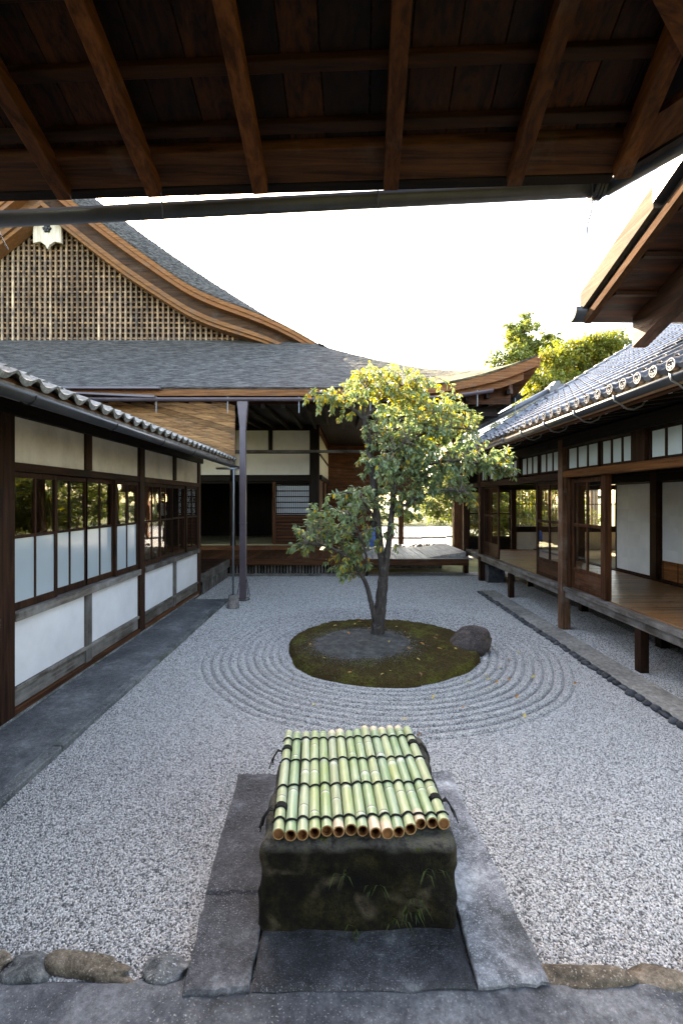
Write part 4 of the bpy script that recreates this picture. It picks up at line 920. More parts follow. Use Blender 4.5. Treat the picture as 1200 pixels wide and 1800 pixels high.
def door(y0, y1, x, mat):
    f = B(); t = 0.036; z0, z1 = 0.672, 2.31; st = 0.055
    f.box(x - t, x, y0, y0 + st, z0, z1); f.box(x - t, x, y1 - st, y1, z0, z1)
    for (a, b) in ((z0, z0 + 0.06), (0.93, 0.985), (1.6, 1.645), (z1 - 0.06, z1)): f.box(x - t + .002, x - .002, y0 + st, y1 - st, a, b)
    ym = (y0 + y1) / 2; f.box(x - t + .004, x - .004, ym - 0.018, ym + 0.018, 0.985, z1 - 0.06, 0.003)
    w = f.build('glass_door', mat('z'), rh); box('door_panel', x - 0.025, x - 0.013, y0 + st, y1 - st, z0 + 0.06, 0.93, mat('y'), w, 0)
    for a, b in ((y0 + st, ym - .018), (ym + .018, y1 - st)):
        B().box(x - 0.02, x - 0.016, a, b, 0.985, 1.6, 0).build('pane', 'glass', w); B().box(x - 0.02, x - 0.016, a, b, 1.645, z1 - 0.06, 0).build('pane', 'glass', w)
door(6.09, 6.9, RX + 0.10, WM); door(7.17, 8.16, RX + 0.10, W); door(10.1, 11.14, RX + 0.10, W)
# inner line of paper screens
IX = 5.28
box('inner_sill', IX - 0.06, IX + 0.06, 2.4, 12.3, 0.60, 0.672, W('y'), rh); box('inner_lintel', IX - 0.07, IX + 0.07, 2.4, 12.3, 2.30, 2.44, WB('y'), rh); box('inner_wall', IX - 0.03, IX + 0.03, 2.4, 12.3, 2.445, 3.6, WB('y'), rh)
for y in (7.50, 5.18, 9.95, 3.4): box('inner_post', IX - 0.075, IX + 0.075, y, y + 0.16, 0.6, 2.9, W('z'), rh)
def screen(y0, y1, x, low):
    z0, z1 = 0.675, 2.295; f = B(); t = 0.03
    f.box(x - t, x, y0, y0 + 0.022, z0, z1, .002); f.box(x - t, x, y1 - 0.022, y1, z0, z1, .002); f.box(x - t, x, y0, y1, z1 - 0.02, z1, .002); f.box(x - t, x, y0, y1, z0, z0 + 0.025, .002)
    w = f.build('paper_screen', W('z'), rh); zb = 1.0 if low else z0 + 0.025
    # paper in overlapping sheets
    n = 7; h = (z1 - 0.02 - zb) / n
    for k in range(n):
        for j in range(3):
            ya, yb = y0 + 0.022 + (y1 - y0 - 0.044) * j / 3, y0 + 0.022 + (y1 - y0 - 0.044) * (j + 1) / 3 + (0.008 if j < 2 else 0)
            B().box(x - 0.012 - 0.0009 * (k % 2) - 0.0004 * j, x - 0.008, ya, yb, zb + k * h, zb + (k + 1) * h + 0.006, 0).build('paper_sheet', 'screen_paper', w)
    if low:
        box('wainscot', x - 0.02, x - 0.01, y0 + .022, y1 - .022, z0 + 0.025, zb, WO('y'), w, 0)
        for yy in np.linspace(y0 + 0.05, y1 - 0.06, 4): box('wainscot_bar', x - 0.026, x - 0.0205, yy, yy + 0.02, z0 + .025, zb, WM('z'), w, 0.002)
screen(7.67, 8.72, IX + 0.02, False); screen(6.4, 7.49, IX + 0.02, True); screen(5.35, 6.42, IX - 0.02, True); screen(4.2, 5.17, IX + 0.02, True); screen(3.56, 4.25, IX - .02, True)
# rooms behind
box('mat_floor', IX + 0.07, 8.6, 2.4, 12.35, 0.58, 0.66, 'tatami', rh); box('ceiling', RX + 0.14, 8.6, 2.4, 12.35, 2.97, 3.01, W('y'), rh)
box('side_wall', 8.6, 8.7, 2.4, 12.4, 0.0, 3.0, W('z'), rh); box('end_wall', RX, 8.6, 2.3, 2.4, 0.0, 3.0, W('z'), rh)
BY = 12.4
box('back_plaster', 4.8, 8.6, BY, BY + 0.06, 0.62, 1.11, 'beige_plaster', rh, 0); box('back_sill', 4.78, 8.6, BY - 0.04, BY + 0.1, 1.115, 1.27, WB('x'), rh)
box('back_lintel', 3.4, 8.6, BY - 0.04, BY + 0.1, 2.26, 2.4, WB('x'), rh); box('back_wall', 3.4, 8.6, BY, BY + 0.06, 2.405, 3.3, WB('x'), rh)
for x, m in ((3.36, W), (3.98, W), (4.66, W), (5.36, W), (6.34, WO), (7.7, W)): box('back_post', x, x + 0.13, BY - 0.05, BY + 0.09, 0.0, 2.26, m('z'), rh)
for x0, x1 in ((3.5, 3.97), (4.12, 4.65)):
    f = B(); f.box(x0, x1, BY, BY + .04, 0.95, 1.0, .002); f.box(x0, x1, BY, BY + .04, 2.2, 2.258, .002); xm = (x0 + x1) / 2; f.box(x0, x1, BY + .005, BY + .035, 1.6, 1.63, .002)
    f.box(x0, x0 + .04, BY, BY + .04, 1.0, 2.2, .002); f.box(x1 - .04, x1, BY, BY + .04, 1.0, 2.2, .002)
    w = f.build('back_window', W('z'), rh); B().box(x0 + .04, x1 - .04, BY + .018, BY + .022, 1.0, 1.6, 0).build('pane', 'glass', w); B().box(x0 + .04, x1 - .04, BY + .018, BY + .022, 1.63, 2.2, 0).build('pane', 'glass', w)
    box('low_panel', x0, x1, BY, BY + 0.05, 0.5, 0.948, WB('x'), rh)
for x0, x1 in ((4.8, 5.35), (5.5, 6.33), (6.48, 7.69), (7.84, 8.6)):
    n = int((x1 - x0) / 0.088)
    for k in range(1, n): x = x0 + (x1 - x0) * k / n; B().tube([(x, BY + 0.04, 1.27), (x + rnd.uniform(-.004, .004), BY + 0.04, 2.26)], 0.012, 6).build('window_bar', WP('z'), rh)
    box('cross_bar', x0, x1, BY + 0.054, BY + 0.066, 1.86, 1.885, W('x'), rh, .002)
# roof
TX, TZ, TP = 2.6, 3.05, 0.615
def tz(x): return TZ + (x - TX) * TP
VY = 8.72
rf = B(); rf.prism([(TX + 0.05, tz(TX + 0.05) - 0.03), (7.2, tz(7.2) - 0.03), (7.2, tz(7.2) - 0.08), (TX + 0.05, tz(TX + 0.05) - 0.08)], 2.2, VY, 'y'); rroof = rf.build('roof', WB('y'), rh)
box('eave_board', TX + 0.02, TX + 0.08, 2.2, VY, TZ - 0.145, TZ - 0.03, WP('y'), rroof); box('eave_board', TX + 0.085, TX + 0.16, 2.2, VY, TZ - 0.16, TZ - 0.05, WM('y'), rroof)
for k in range(32):
    y = 2.3 + k * 0.31
    if y < 11.8: B().bar((TX + 0.2, y, TZ - 0.12), (RX + 0.1, y, TZ - 0.12 + (RX - TX - 0.1) * 0.15), 0.05, 0.065).build('rafter', WB('x'), rroof); B().box(TX + 0.188, TX + 0.198, y - 0.022, y + 0.022, TZ - 0.152, TZ - 0.09, .002).build('rafter_tip', 'white_paint', rroof)
box('soffit', TX + 0.17, RX + 0.1, 2.2, 12.3, TZ - 0.06, TZ - 0.045, WB('y'), rroof)
an = math.atan(TP); tw = 0.2; ex = 0.225 * math.cos(an)
t_e = tile_mesh('eave_tile', tw, 0.25, 0.024, 0.03, lip=0.02); t_p = tile_mesh('roof_tile', tw, 0.25, 0.026, 0.02)
disc = antefix_mesh(); comma = comma_mesh()
ncol = 32; y_first = 2.3; rest = B(); cnt = 0
for c in range(24):
    for k in range(ncol):
        y = y_first + k * tw; x = TX - 0.02 + c * ex
        jit = (rnd.uniform(-.012, .012), -an + rnd.uniform(-.01, .01), rnd.uniform(-.01, .01))
        if c == 0:
            link('eave_tile', t_e, 'tile', rroof, (x, y, tz(x) - 0.01), jit)
            if 2.9 < y < 6.4:
                d_ = link('eave_disc', disc, 'tile', rroof, (x - 0.012, y + 0.16 * tw, tz(x) + 0.012)); e_ = link('crest', comma, 'tile', rroof, (x - 0.012, y + 0.16 * tw, tz(x) + 0.012))
            elif y >= 6.4: link('eave_disc', disc, 'tile', rroof, (x - 0.008, y + 0.16 * tw, tz(x) + 0.01), None, (0.7, 0.75, 0.75))
        elif cnt < 268 and y > 3.0: link('roof_tile', t_p, 'tile', rroof, (x, y, tz(x)), jit); cnt += 1
        else:
            mw = Matrix.Translation((x, y, tz(x))) @ Matrix.Rotation(jit[2], 4, 'Z') @ Matrix.Rotation(jit[1], 4, 'Y'); rest.add([mw @ v.co for v in t_p.vertices], [tuple(p.vertices) for p in t_p.polygons])
o = rest.build('roof_tiles', 'tile', rroof, fix=False); o['kind'] = 'stuff'
# verge tiles
for c in range(24):
    x = TX + c * ex
    B().tube([(x, VY, tz(x) + 0.045), (x + ex * 1.05, VY, tz(x + ex * 1.05) + 0.035)], [0.062, 0.055], 10).build('verge_tile', 'tile', rroof, True)
box('verge_board', TX + 0.1, TX + 0.14, VY - 0.03, VY + 0.03, TZ - 0.1, TZ + 0.02, WB('x'), rroof)
q = B(); q.prism([(TX + 0.1, tz(TX + .1) - 0.02), (7.2, tz(7.2) - 0.02), (7.2, tz(7.2) - 0.2), (TX + 0.1, tz(TX + .1) - 0.16)], VY + 0.002, VY + 0.03, 'y'); q.build('verge_board', WB('x'), rroof)
# gutter with strap brackets
rg = half_gutter((TX - 0.02, 2.2, TZ - 0.09), (TX - 0.02, VY + 0.1, TZ - 0.12), 0.056).build('gutter', 'black_gutter', rh, True)
for k in range(9):
    y = 2.75 + k * 0.72
    pts = [(TX - 0.085, y, TZ - 0.09), (TX - 0.075, y, TZ - 0.14), (TX - 0.02, y, TZ - 0.168), (TX + 0.01, y + .01, TZ - 0.19), (TX + 0.05, y + .02, TZ - 0.21), (TX + 0.12, y + .03, TZ - 0.215), (TX + 0.2, y + 0.03, TZ - 0.18), (TX + 0.23, y + .03, TZ - 0.13)]
    B().tube(pts, 0.0085, 6).build('gutter_bracket', 'metal_rod', rg, True)
# lower roof beyond the verge, with its stacked ridge and end ornament
q = B(); q.prism([(2.75, 3.12), (6.2, 4.9), (6.2, 4.8), (2.75, 3.0)], VY + 0.15, 12.7, 'y'); q.build('rear_roof', 'tile', rh)
rdg = empty('ridge', (3.9, 10.2, 3.9)); adopt(rdg, rh); rdg.location = (3.9, 10.2, 3.9)
for k in range(5):
    dz = k * 0.042; B().bar((2.9, 10.2, 3.28 + dz), (4.72, 10.2, 4.22 + dz), 0.26 - 0.02 * (k % 2) - 0.02 * k, 0.03).build('ridge_tile', 'tile', rdg)
B().tube([(2.9, 10.2, 3.52), (4.72, 10.2, 4.46)], 0.065, 10).build('ridge_cap', 'tile', rdg, True)
q = B(); q.prism([(4.66, 4.16), (5.06, 4.30), (5.07, 4.5), (4.98, 4.58), (4.9, 4.56), (4.86, 4.64), (4.76, 4.62), (4.72, 4.54), (4.64, 4.52)], 10.08, 10.32, 'y'); q.build('ridge_ornament', 'tile', rdg)

# ------------------------------------------------------------------ upper roof jutting in at the right
ur = thing('gable_roof', (3.2, 4, 4.1), 'jutting roof corner at upper right with a sunlit pale verge board', 'roof')
UX, UY, UZ, UP = 2.5, 4.72, 3.97, 0.335
def uz(y): return UZ + (UY - y) * UP
def verge(name, x0, x1, za, zb, y0, y1, mat, parent=ur):
    q = B(); q.prism([(y0, uz(y0) + za), (y1, uz(y1) + za), (y1, uz(y1) + zb), (y0, uz(y0) + zb)], x0, x1, 'x'); return q.build(name, mat, parent)
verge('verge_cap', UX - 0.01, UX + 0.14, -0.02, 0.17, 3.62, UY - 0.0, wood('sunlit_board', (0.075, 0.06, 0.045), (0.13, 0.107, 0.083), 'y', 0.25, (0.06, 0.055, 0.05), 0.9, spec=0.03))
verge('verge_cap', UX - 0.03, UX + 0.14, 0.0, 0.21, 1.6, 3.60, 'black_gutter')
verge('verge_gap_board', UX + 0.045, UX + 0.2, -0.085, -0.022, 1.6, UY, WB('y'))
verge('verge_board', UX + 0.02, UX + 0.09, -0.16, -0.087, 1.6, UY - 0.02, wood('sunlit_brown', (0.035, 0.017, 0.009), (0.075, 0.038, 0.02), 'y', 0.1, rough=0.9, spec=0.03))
verge('roof_deck', UX + 0.095, 6.0, -0.13, -0.05, 1.6, UY, WS('x')); verge('roof_cover', UX + 0.141, 6.0, -0.048, 0.05, 1.6, UY + 0.02, 'black_gutter')
for x in (3.0, 3.7, 4.5): 
    b_ = verge('rafter_beam', x, x + 0.15, -0.42, -0.135, 1.6, UY - 0.05, W('y'))
    B().prism([(UY - 0.048, uz(UY) - 0.17), (UY - 0.04, uz(UY) - 0.41), (UY - 0.049, uz(UY) - 0.41)], x + .01, x + 0.14, 'x').build('beam_end', WO('z'), ur)
for k in range(6): y = 4.3 - k * 0.42; box('batten', UX + 0.1, 6.0, y, y + 0.05, uz(y) - 0.175, uz(y) - 0.132, W('x'), ur)
ug = half_gutter((UX - 0.06, UY + 0.07, 3.985), (6.2, UY + 0.07, 3.95), 0.115).build('gutter', 'black_gutter', ur, True)
q = B(); q.prism([(UY + 0.07 + 0.113 * math.cos(t), 3.985 + 0.113 * math.sin(t)) for t in [math.pi + math.pi * k / 12 for k in range(13)]], UX - 0.068, UX - 0.061, 'x'); q.build('gutter_cap', plain('gutter_cap', (0.06, 0.058, 0.055), 0.7, 0.1), ug)
B().tube([(UX + 0.09, UY + 0.2, 4.0), (UX + 0.09, UY + 0.15, 3.9), (UX + 0.09, UY + 0.05, 3.865), (UX + 0.1, UY - 0.05, 3.93)], 0.012, 6).build('gutter_strap', 'iron', ug)
box('upper_wall', 4.4, 6.0, 1.6, 4.3, 3.5, 4.6, WM('z'), ur)

# ------------------------------------------------------------------ eave over the photographer
en = thing('entrance_eave', (0, 2.4, 3.7), 'dark overhanging eave across the top with exposed rafters and boards', 'roof')
EA = R(2.5); EY, EH, ES = 2.42, 3.632, 0.43
def TE(u, v, z): return (u * math.cos(EA) + v * math.sin(EA), EY - u * math.sin(EA) + v * math.cos(EA), z - v * ES + EH)
def eb(name, u0, u1, v0, v1, z0, z1, mat, parent=en, c=0.003): return B().box(u0, u1, v0, v1, z0, z1, c).xf(TE).build(name, mat, parent)
for u in (-3.2, -2.65, -2.1, -1.5, -1.0, -0.425, 0.27, 0.91): eb('rafter', u - 0.038, u + 0.038, -3.8, 0.0, 0.0, 0.095, WR('y'))
for v in (-0.20, -0.42, -0.66, -0.92, -1.2, -1.6): eb('batten', -3.8, 1.5, v - 0.022, v + 0.022, 0.097, 0.128, wood('batten_timber', (0.010, 0.0035, 0.0017), (0.034, 0.012, 0.005), 'x'))
u = -3.9
while u < 1.5:
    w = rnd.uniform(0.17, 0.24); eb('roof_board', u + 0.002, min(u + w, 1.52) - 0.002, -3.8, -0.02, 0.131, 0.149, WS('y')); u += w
eb('eave_plank', -3.9, 1.43, -0.135, 0.015, 0.075, 0.13, WM('x')); eb('eave_lip', -3.9, 1.43, 0.016, 0.06, 0.07, 0.16, WB('x'))
eb('roof_cover', -3.95, 1.5, -3.85, 0.05, 0.162, 0.24, 'shingle', c=0)
g_ = half_gutter(TE(-3.9, 0.17, 0.06), TE(1.47, 0.17, 0.185), 0.056).build('gutter', 'black_gutter', en, True)
for u in (-3.2, -2.0, -1.02, 0.2, 1.36): 
    B().tube([TE(u, 0.02, 0.16), TE(u, 0.10, 0.17), TE(u + .01, 0.115, 0.09), TE(u + .01, 0.13, 0.0), TE(u + .01, 0.17, -0.03), TE(u + .02, 0.2, -0.06)], 0.004, 5).build('gutter_wire', 'iron', g_)
# the eave turns the corner
CX, CY = TE(1.46, 0.0, 0)[:2]; wd = Vector((0.50, -0.86, 0)).normalized(); wi = Vector((-0.86, -0.50, 0)).normalized()
hipa = Vector((CX - 0.02, CY - 0.02, EH)); hipb = Vector((CX - 0.30, CY - 1.9, EH + 0.82))
B().bar(hipa + Vector((0, 0, 0.05)), hipb + Vector((0, 0, 0.05)), 0.075, 0.11).build('hip_rafter', WR('y'), en)
C0 = Vector((CX, CY, EH))
def wing(name, d0, d1, i0, i1, z0, z1, mat):
    vs = []
    for z in (z0, z1):
        for (d, i) in ((d0, i0), (d1, i0), (d1, i1), (d0, i1)): vs.append(C0 + wd * d + wi * i + Vector((0, 0, z + max(0, i) * 0.43)))
    return B().add(vs, [(3, 2, 1, 0), (4, 5, 6, 7), (0, 1, 5, 4), (1, 2, 6, 5), (2, 3, 7, 6), (3, 0, 4, 7)]).build(name, mat, en)
wing('eave_plank', 0.06, 2.4, -0.01, 0.13, 0.085, 0.13, WM('y')); wing('eave_lip', 0.0, 2.4, -0.055, -0.011, 0.07, 0.16, WB('y'))
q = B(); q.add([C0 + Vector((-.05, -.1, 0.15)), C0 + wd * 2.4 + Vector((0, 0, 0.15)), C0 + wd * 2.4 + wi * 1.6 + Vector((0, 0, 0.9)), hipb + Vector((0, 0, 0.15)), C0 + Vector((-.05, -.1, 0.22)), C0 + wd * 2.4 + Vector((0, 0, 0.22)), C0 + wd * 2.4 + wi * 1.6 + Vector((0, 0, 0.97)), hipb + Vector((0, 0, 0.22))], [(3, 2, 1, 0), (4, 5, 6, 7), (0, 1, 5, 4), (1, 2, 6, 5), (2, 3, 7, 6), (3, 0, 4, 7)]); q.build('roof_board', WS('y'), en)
for d in (0.45, 0.95, 1.45): B().bar(C0 + wd * d + Vector((0, 0, 0.05)), C0 + wd * d + wi * 0.8 + Vector((0, 0, 0.05 + 0.34)), 0.07, 0.09).build('rafter', WR('x'), en)
ga = Vector(TE(1.47, 0.17, 0.185)); gb_ = C0 + wd * 2.4 + wi * -0.17; half_gutter(ga, (gb_.x, gb_.y, ga.z + 0.01), 0.056).build('gutter', 'black_gutter', en, True)
q = B(); 
for k in range(3): q.tube([ga + Vector((-0.07 + 0.02 * k + 0.056 * 0, 0.0 + 0.06 * math.cos(t), 0.062 * math.sin(t) - 0.003)) for t in [math.pi + math.pi * j / 8 for j in range(9)]], 0.012, 6)
q.build('gutter_joint', 'black_gutter', g_)
# unseen wall behind the camera, added for its shade, and posts carrying the eave
q = B(); q.box(-4.0, 2.6, -1.7, -1.6, 0, 5.4, 0); q.build('unseen_rear_wall', W('z'), en)
for x in (-3.9, 2.4): box('post', x, x + 0.16, -1.55, -1.4, 0.0, 5.2, W('z'), en)

# ------------------------------------------------------------------ stone basin and its bamboo cover
def basin():
    x0, x1, y0, y1, h = -0.37, 0.545, 2.075, 3.04, 0.415
    import bmesh
    bm = bmesh.new(); bmesh.ops.create_cube(bm, size=1.0); bmesh.ops.subdivide_edges(bm, edges=bm.edges, cuts=36, use_grid_fill=True)
    for v in bm.verts:
        p = v.co * 2; r = 0.045                     # rounded box
        hx, hy, hz = (x1 - x0) / 2, (y1 - y0) / 2, (h + 0.06) / 2
        q = Vector((p.x * hx, p.y * hy, p.z * hz)); c = Vector((max(-hx + r, min(hx - r, q.x)), max(-hy + r, min(hy - r, q.y)), max(-hz + r, min(hz - r, q.z))))
        d = q - c; q = c + d.normalized() * r if d.length > 1e-6 else q
        n_ = (vnoise(np.array([q.x * 6 + q.z * 5]), np.array([q.y * 6 - q.z * 4]), 21)[0] - 0.5) * 0.035 + (vnoise(np.array([q.x * 22 + q.z * 17]), np.array([q.y * 22 + q.z * 13]), 22)[0] - 0.5) * 0.016
        dd = Vector((p.x ** 5, p.y ** 5, p.z ** 5)); q += (dd.normalized() if dd.length > 0 else dd) * n_
        v.co = q + Vector(((x0 + x1) / 2, (y0 + y1) / 2, (h - 0.06) / 2 + 0.0))
    me = bpy.data.meshes.new('stone_basin'); bm.to_mesh(me); bm.free(); me.shade_smooth()
    o = tag(link('stone_basin', me, 'basin'), 'dark mossy stone water basin standing on slabs under the bamboo mat', 'stone basin')
    q = B(); tone = []
    for (cx, cz, n) in ((0.42, 0.31, 7), (0.33, 0.14, 14), (0.02, 0.29, 6), (0.16, 0.24, 7), (0.08, 0.05, 5), (0.36, 0.2, 6), (0.25, 0.1, 6)):
        for k in range(n):
            a = rnd.uniform(-1.3, 1.3); ln = rnd.uniform(0.035, 0.085); bx_, bz = cx + rnd.uniform(-.03, .03), cz + rnd.uniform(-.015, .015); out = rnd.uniform(0.02, 0.05)
            p0 = Vector((bx_, 2.07, bz)); p1 = p0 + Vector((math.sin(a) * ln * .5, -out, ln * 0.4)); p2 = p0 + Vector((math.sin(a) * ln, -out * 1.5, -ln * 0.3 * abs(a)))
            w = Vector((0.003, 0, 0)); q.add([p0 - w, p0 + w, p1 + w, p1 - w, p2], [(0, 1, 2, 3), (3, 2, 4)]); tone += [rnd.random()] * 5
    q.attr['tone'] = tone; f = q.build('fern', 'fern_blade', o, fix=False); f['kind'] = 'stuff'
basin()

def bamboo_mat_thing():
    t = thing('bamboo_mat', (0.08, 2.6, 0.43), 'mat of green bamboo poles tied with black cord on the stone basin', 'bamboo mat')
    rot = R(3.2); cx, cy = 0.082, 2.6
    def TM(u, v, z): return (cx + u * math.cos(rot) - v * math.sin(rot), cy + u * math.sin(rot) + v * math.cos(rot), z)
    n = 15; pitch = 0.0562; ZC = 0.448
    us = []; rads = []
    for i in range(n):
        u = (i - (n - 1) / 2) * pitch; r = rnd.uniform(0.0258, 0.0283); us.append(u); rads.append(r)
        v0 = -0.475 + rnd.uniform(-0.012, 0.012) - 0.016 * math.sin(i * 0.9) + (0.02 if i > 11 else 0); v1 = 0.425 + rnd.uniform(-0.015, 0.015) + (0.03 if i > 8 else 0)
        nodes = []; p = v0 + rnd.uniform(0.06, 0.3)
        while p < v1 - 0.02: nodes.append(p); p += rnd.uniform(0.24, 0.34)
        st = set([v0, v1] + list(np.linspace(v0, v1, 26)))
        for q in nodes: st |= {q - 0.012, q - 0.005, q, q + 0.004, q + 0.010}
        st = sorted(x for x in st if v0 <= x <= v1)
        b = B(); m = 16; ep = []; nodeat = []; pw = []; bow = rnd.uniform(-0.004, 0.004); tw_ = rnd.uniform(-0.004, 0.004)
        endf = rnd.choice([0.2, 0.5, 0.9, 0.9, 0.3]) ; secs = []; pale_b = rnd.uniform(0.3, 0.95)
        for x in st:
            rr = r; nv = 0.0; pv = 0.0
            for q in nodes:
                dd = x - q
                if abs(dd) < 0.013: rr += 0.0016 * math.exp(-(dd / 0.005) ** 2)
                if -0.001 < dd < 0.005: nv = 0.85
                if -0.012 <= dd < -0.001: pv = 1.0
            f = (x - v0) / (v1 - v0); off = bow * math.sin(math.pi * f) + tw_ * (f - .5)
            rr *= 1.03 - 0.05 * f
            secs.append([TM(u + off + rr * math.cos(2 * math.pi * k / m), x, ZC + rr * math.sin(2 * math.pi * k / m)) for k in range(m)])
            e = max(endf * math.exp(-((x - v0) / 0.10) ** 2), pale_b * math.exp(-((v1 - x) / 0.06) ** 2)); ep += [e] * m; nodeat += [nv] * m; pw += [pv] * m
        b.strip(secs, caps=False); b.attr['endpale'] = ep; b.attr['node'] = nodeat; b.attr['powder'] = pw
        o = b.build('bamboo_pole', 'bamboo', t, True)
        q = B()
        ring = lambda rr, x: [TM(u + tw_ * -.5 + rr * 1.03 * math.cos(2 * math.pi * k / m), x, ZC + rr * 1.03 * math.sin(2 * math.pi * k / m)) for k in range(m)]
        q.strip([ring(r, v0), ring(r * 0.80, v0 - 0.0005)], caps=False)
        q.build('cut_rim', 'bamboo_end', o)
        q = B(); dep = rnd.choice([0.004, 0.05, 0.05, 0.02]); q.strip([ring(r * 0.80, v0 - 0.0005), ring(r * 0.76, v0 + dep)], caps=False); q.add(ring(r * 0.76, v0 + dep), [tuple(range(m))]); q.build('hollow_end', 'bamboo_inside', o)
    for v in (-0.405, -0.15, 0.085, 0.325):
        pts = []
        for s_ in np.linspace(us[0] - 0.034, us[-1] + 0.034, 150):
            i = int(round((s_ - us[0]) / pitch)); i = max(0, min(n - 1, i)); d = s_ - us[i]; rr = rads[i] + 0.005
            z = ZC + math.sqrt(max(rr * rr - d * d, (rr * 0.33) ** 2))
            pts.append(TM(s_, v + 0.006 * math.sin(i * 2.1 + v * 9) + 0.005 * math.sin(s_ * 60), z))
        b = B(); b.tube(pts, 0.0042, 6); b.tube([(p[0], p[1] + 0.007, p[2] - 0.003) for p in pts], 0.0035, 6); b.build('cord', 'rope', t, True)
    for (i, v, sgn) in ((0, -0.305, -1), (0, 0.225, -1), (14, -0.285, 1), (14, 0.245, 1)):
        b = B(); r = rads[i] + 0.004
        for k in range(4): b.tube([TM(us[i] + r * math.cos(a), v + 0.009 * k - 0.013 + 0.003 * math.sin(a), ZC + r * math.sin(a)) for a in np.linspace(0, 2 * math.pi, 15)], 0.0052, 6)
        for k in range(6):
            L = rnd.uniform(0.05, 0.1); a0 = rnd.uniform(-0.35, 0.3)
            b.tube([TM(us[i] + sgn * 0.028, v, ZC), TM(us[i] + sgn * 0.055, v + a0 * .05, ZC + 0.012), TM(us[i] + sgn * (0.06 + L * 0.35), v + a0 * L * .7, ZC - L * 0.45), TM(us[i] + sgn * (0.055 + L * 0.55), v + a0 * L * 1.3 - 0.01, ZC - L * 0.95)], 0.0032, 5)
        b.build('knot', 'rope', t, True)
bamboo_mat_thing()

# ------------------------------------------------------------------ boulder, fallen leaves
bo = link('boulder', rock_mesh('boulder', 0.37, 0.27, 0.195, 7, 4, 0.3, cut=(0.6, 0.88)), 'boulder', None, (1.73, 6.04, 0.10), (0, 0, 0.3))
tag(bo, 'rounded dark boulder at the right edge of the moss island', 'boulder')

LEAF = np.array([(0, 0, 0), (-0.19, 0.3, 0.07), (0, 0.33, 0), (0.19, 0.3, 0.07), (-0.17, 0.65, 0.04), (0, 0.68, -0.03), (0.17, 0.65, 0.04), (0, 1.0, -0.14)])
LEAFF = [(0, 2, 1), (0, 3, 2), (1, 2, 5, 4), (2, 3, 6, 5), (4, 5, 7), (5, 6, 7)]
def leaf_mesh_single(name, L, tone):
    me = bpy.data.meshes.new(name); me.from_pydata([tuple(p * L) for p in LEAF], [], LEAFF); a = me.attributes.new('tone', 'FLOAT', 'POINT'); a.data.foreach_set('value', np.full(8, tone, dtype=np.float32)); return me
fm = {c: leaf_mesh_single('fallen_leaf', 0.065, 0.5) for c in ('fallen_yellow', 'fallen_orange', 'fallen_brown')}
spots = []
r2 = random.Random(5)
for k in range(34):
    a = r2.uniform(0, 6.28); q = math.sqrt(r2.random()) * 0.93
    spots.append((MC[0] + MR * q * math.cos(a) + (0.15 if q < .6 else 0), MC[1] + MR * q * math.sin(a)))
for p in ((1.72, 4.95), (1.9, 5.35), (1.55, 4.75), (1.2, 4.35), (0.55, 4.1), (-0.25, 4.35), (0.7, 3.85), (1.62, 5.15), (1.8, 4.6), (2.1, 5.6), (2.3, 5.9), (2.2, 5.1), (2.55, 4.9), (1.7, 4.2), (0.95, 4.6), (-0.5, 5.0), (1.35, 4.9), (1.66, 5.0), (1.85, 5.05), (0.2, 3.9)): spots.append(p)
for x, y in spots:
    r = math.hypot(x - MC[0], y - MC[1]); on = r < MR * 0.97; q = r / MR
    z = (-0.01 + 0.055 + 0.085 * (1 - q * q) + 0.042) if on else 0.03
    c = r2.choice(['fallen_yellow', 'fallen_yellow', 'fallen_orange', 'fallen_brown'])
    nm = {'fallen_yellow': 'pale yellow', 'fallen_orange': 'orange', 'fallen_brown': 'brown'}[c]; wh = 'moss island' if on else 'raked gravel'
    o = link('fallen_leaf', fm[c], c, None, (x, y, z), (r2.uniform(-.3, .3), r2.uniform(-.3, .3), r2.uniform(0, 6.28)), (r2.uniform(.8, 1.2),) * 3)
    dx_, dy_ = x - MC[0], y - MC[1]
    if on:
        where = 'beside the tree trunk' if math.hypot(x - 0.53, y - 6.3) < 0.4 else 'close to the boulder' if math.hypot(x - 1.73, y - 6.06) < 0.75 else 'near the left rim' if dx_ < -0.55 else 'near the front rim' if dy_ < -0.5 else 'near the back rim' if dy_ > 0.5 else 'between trunk and boulder' if dx_ > 0 else 'on the bare soil left of the trunk'
    else:
        where = 'behind the bamboo mat' if dy_ < -1.6 and x < 1.0 else 'left of the island' if dx_ < 0 else 'beyond the boulder' if y > 5.5 else 'on the outer rake rings' if x > 1.85 else 'just in front of the island'
    tag(o, f'small {nm} fallen leaf on the {wh} {where}', 'leaf', f'leaves fallen on the {wh}')

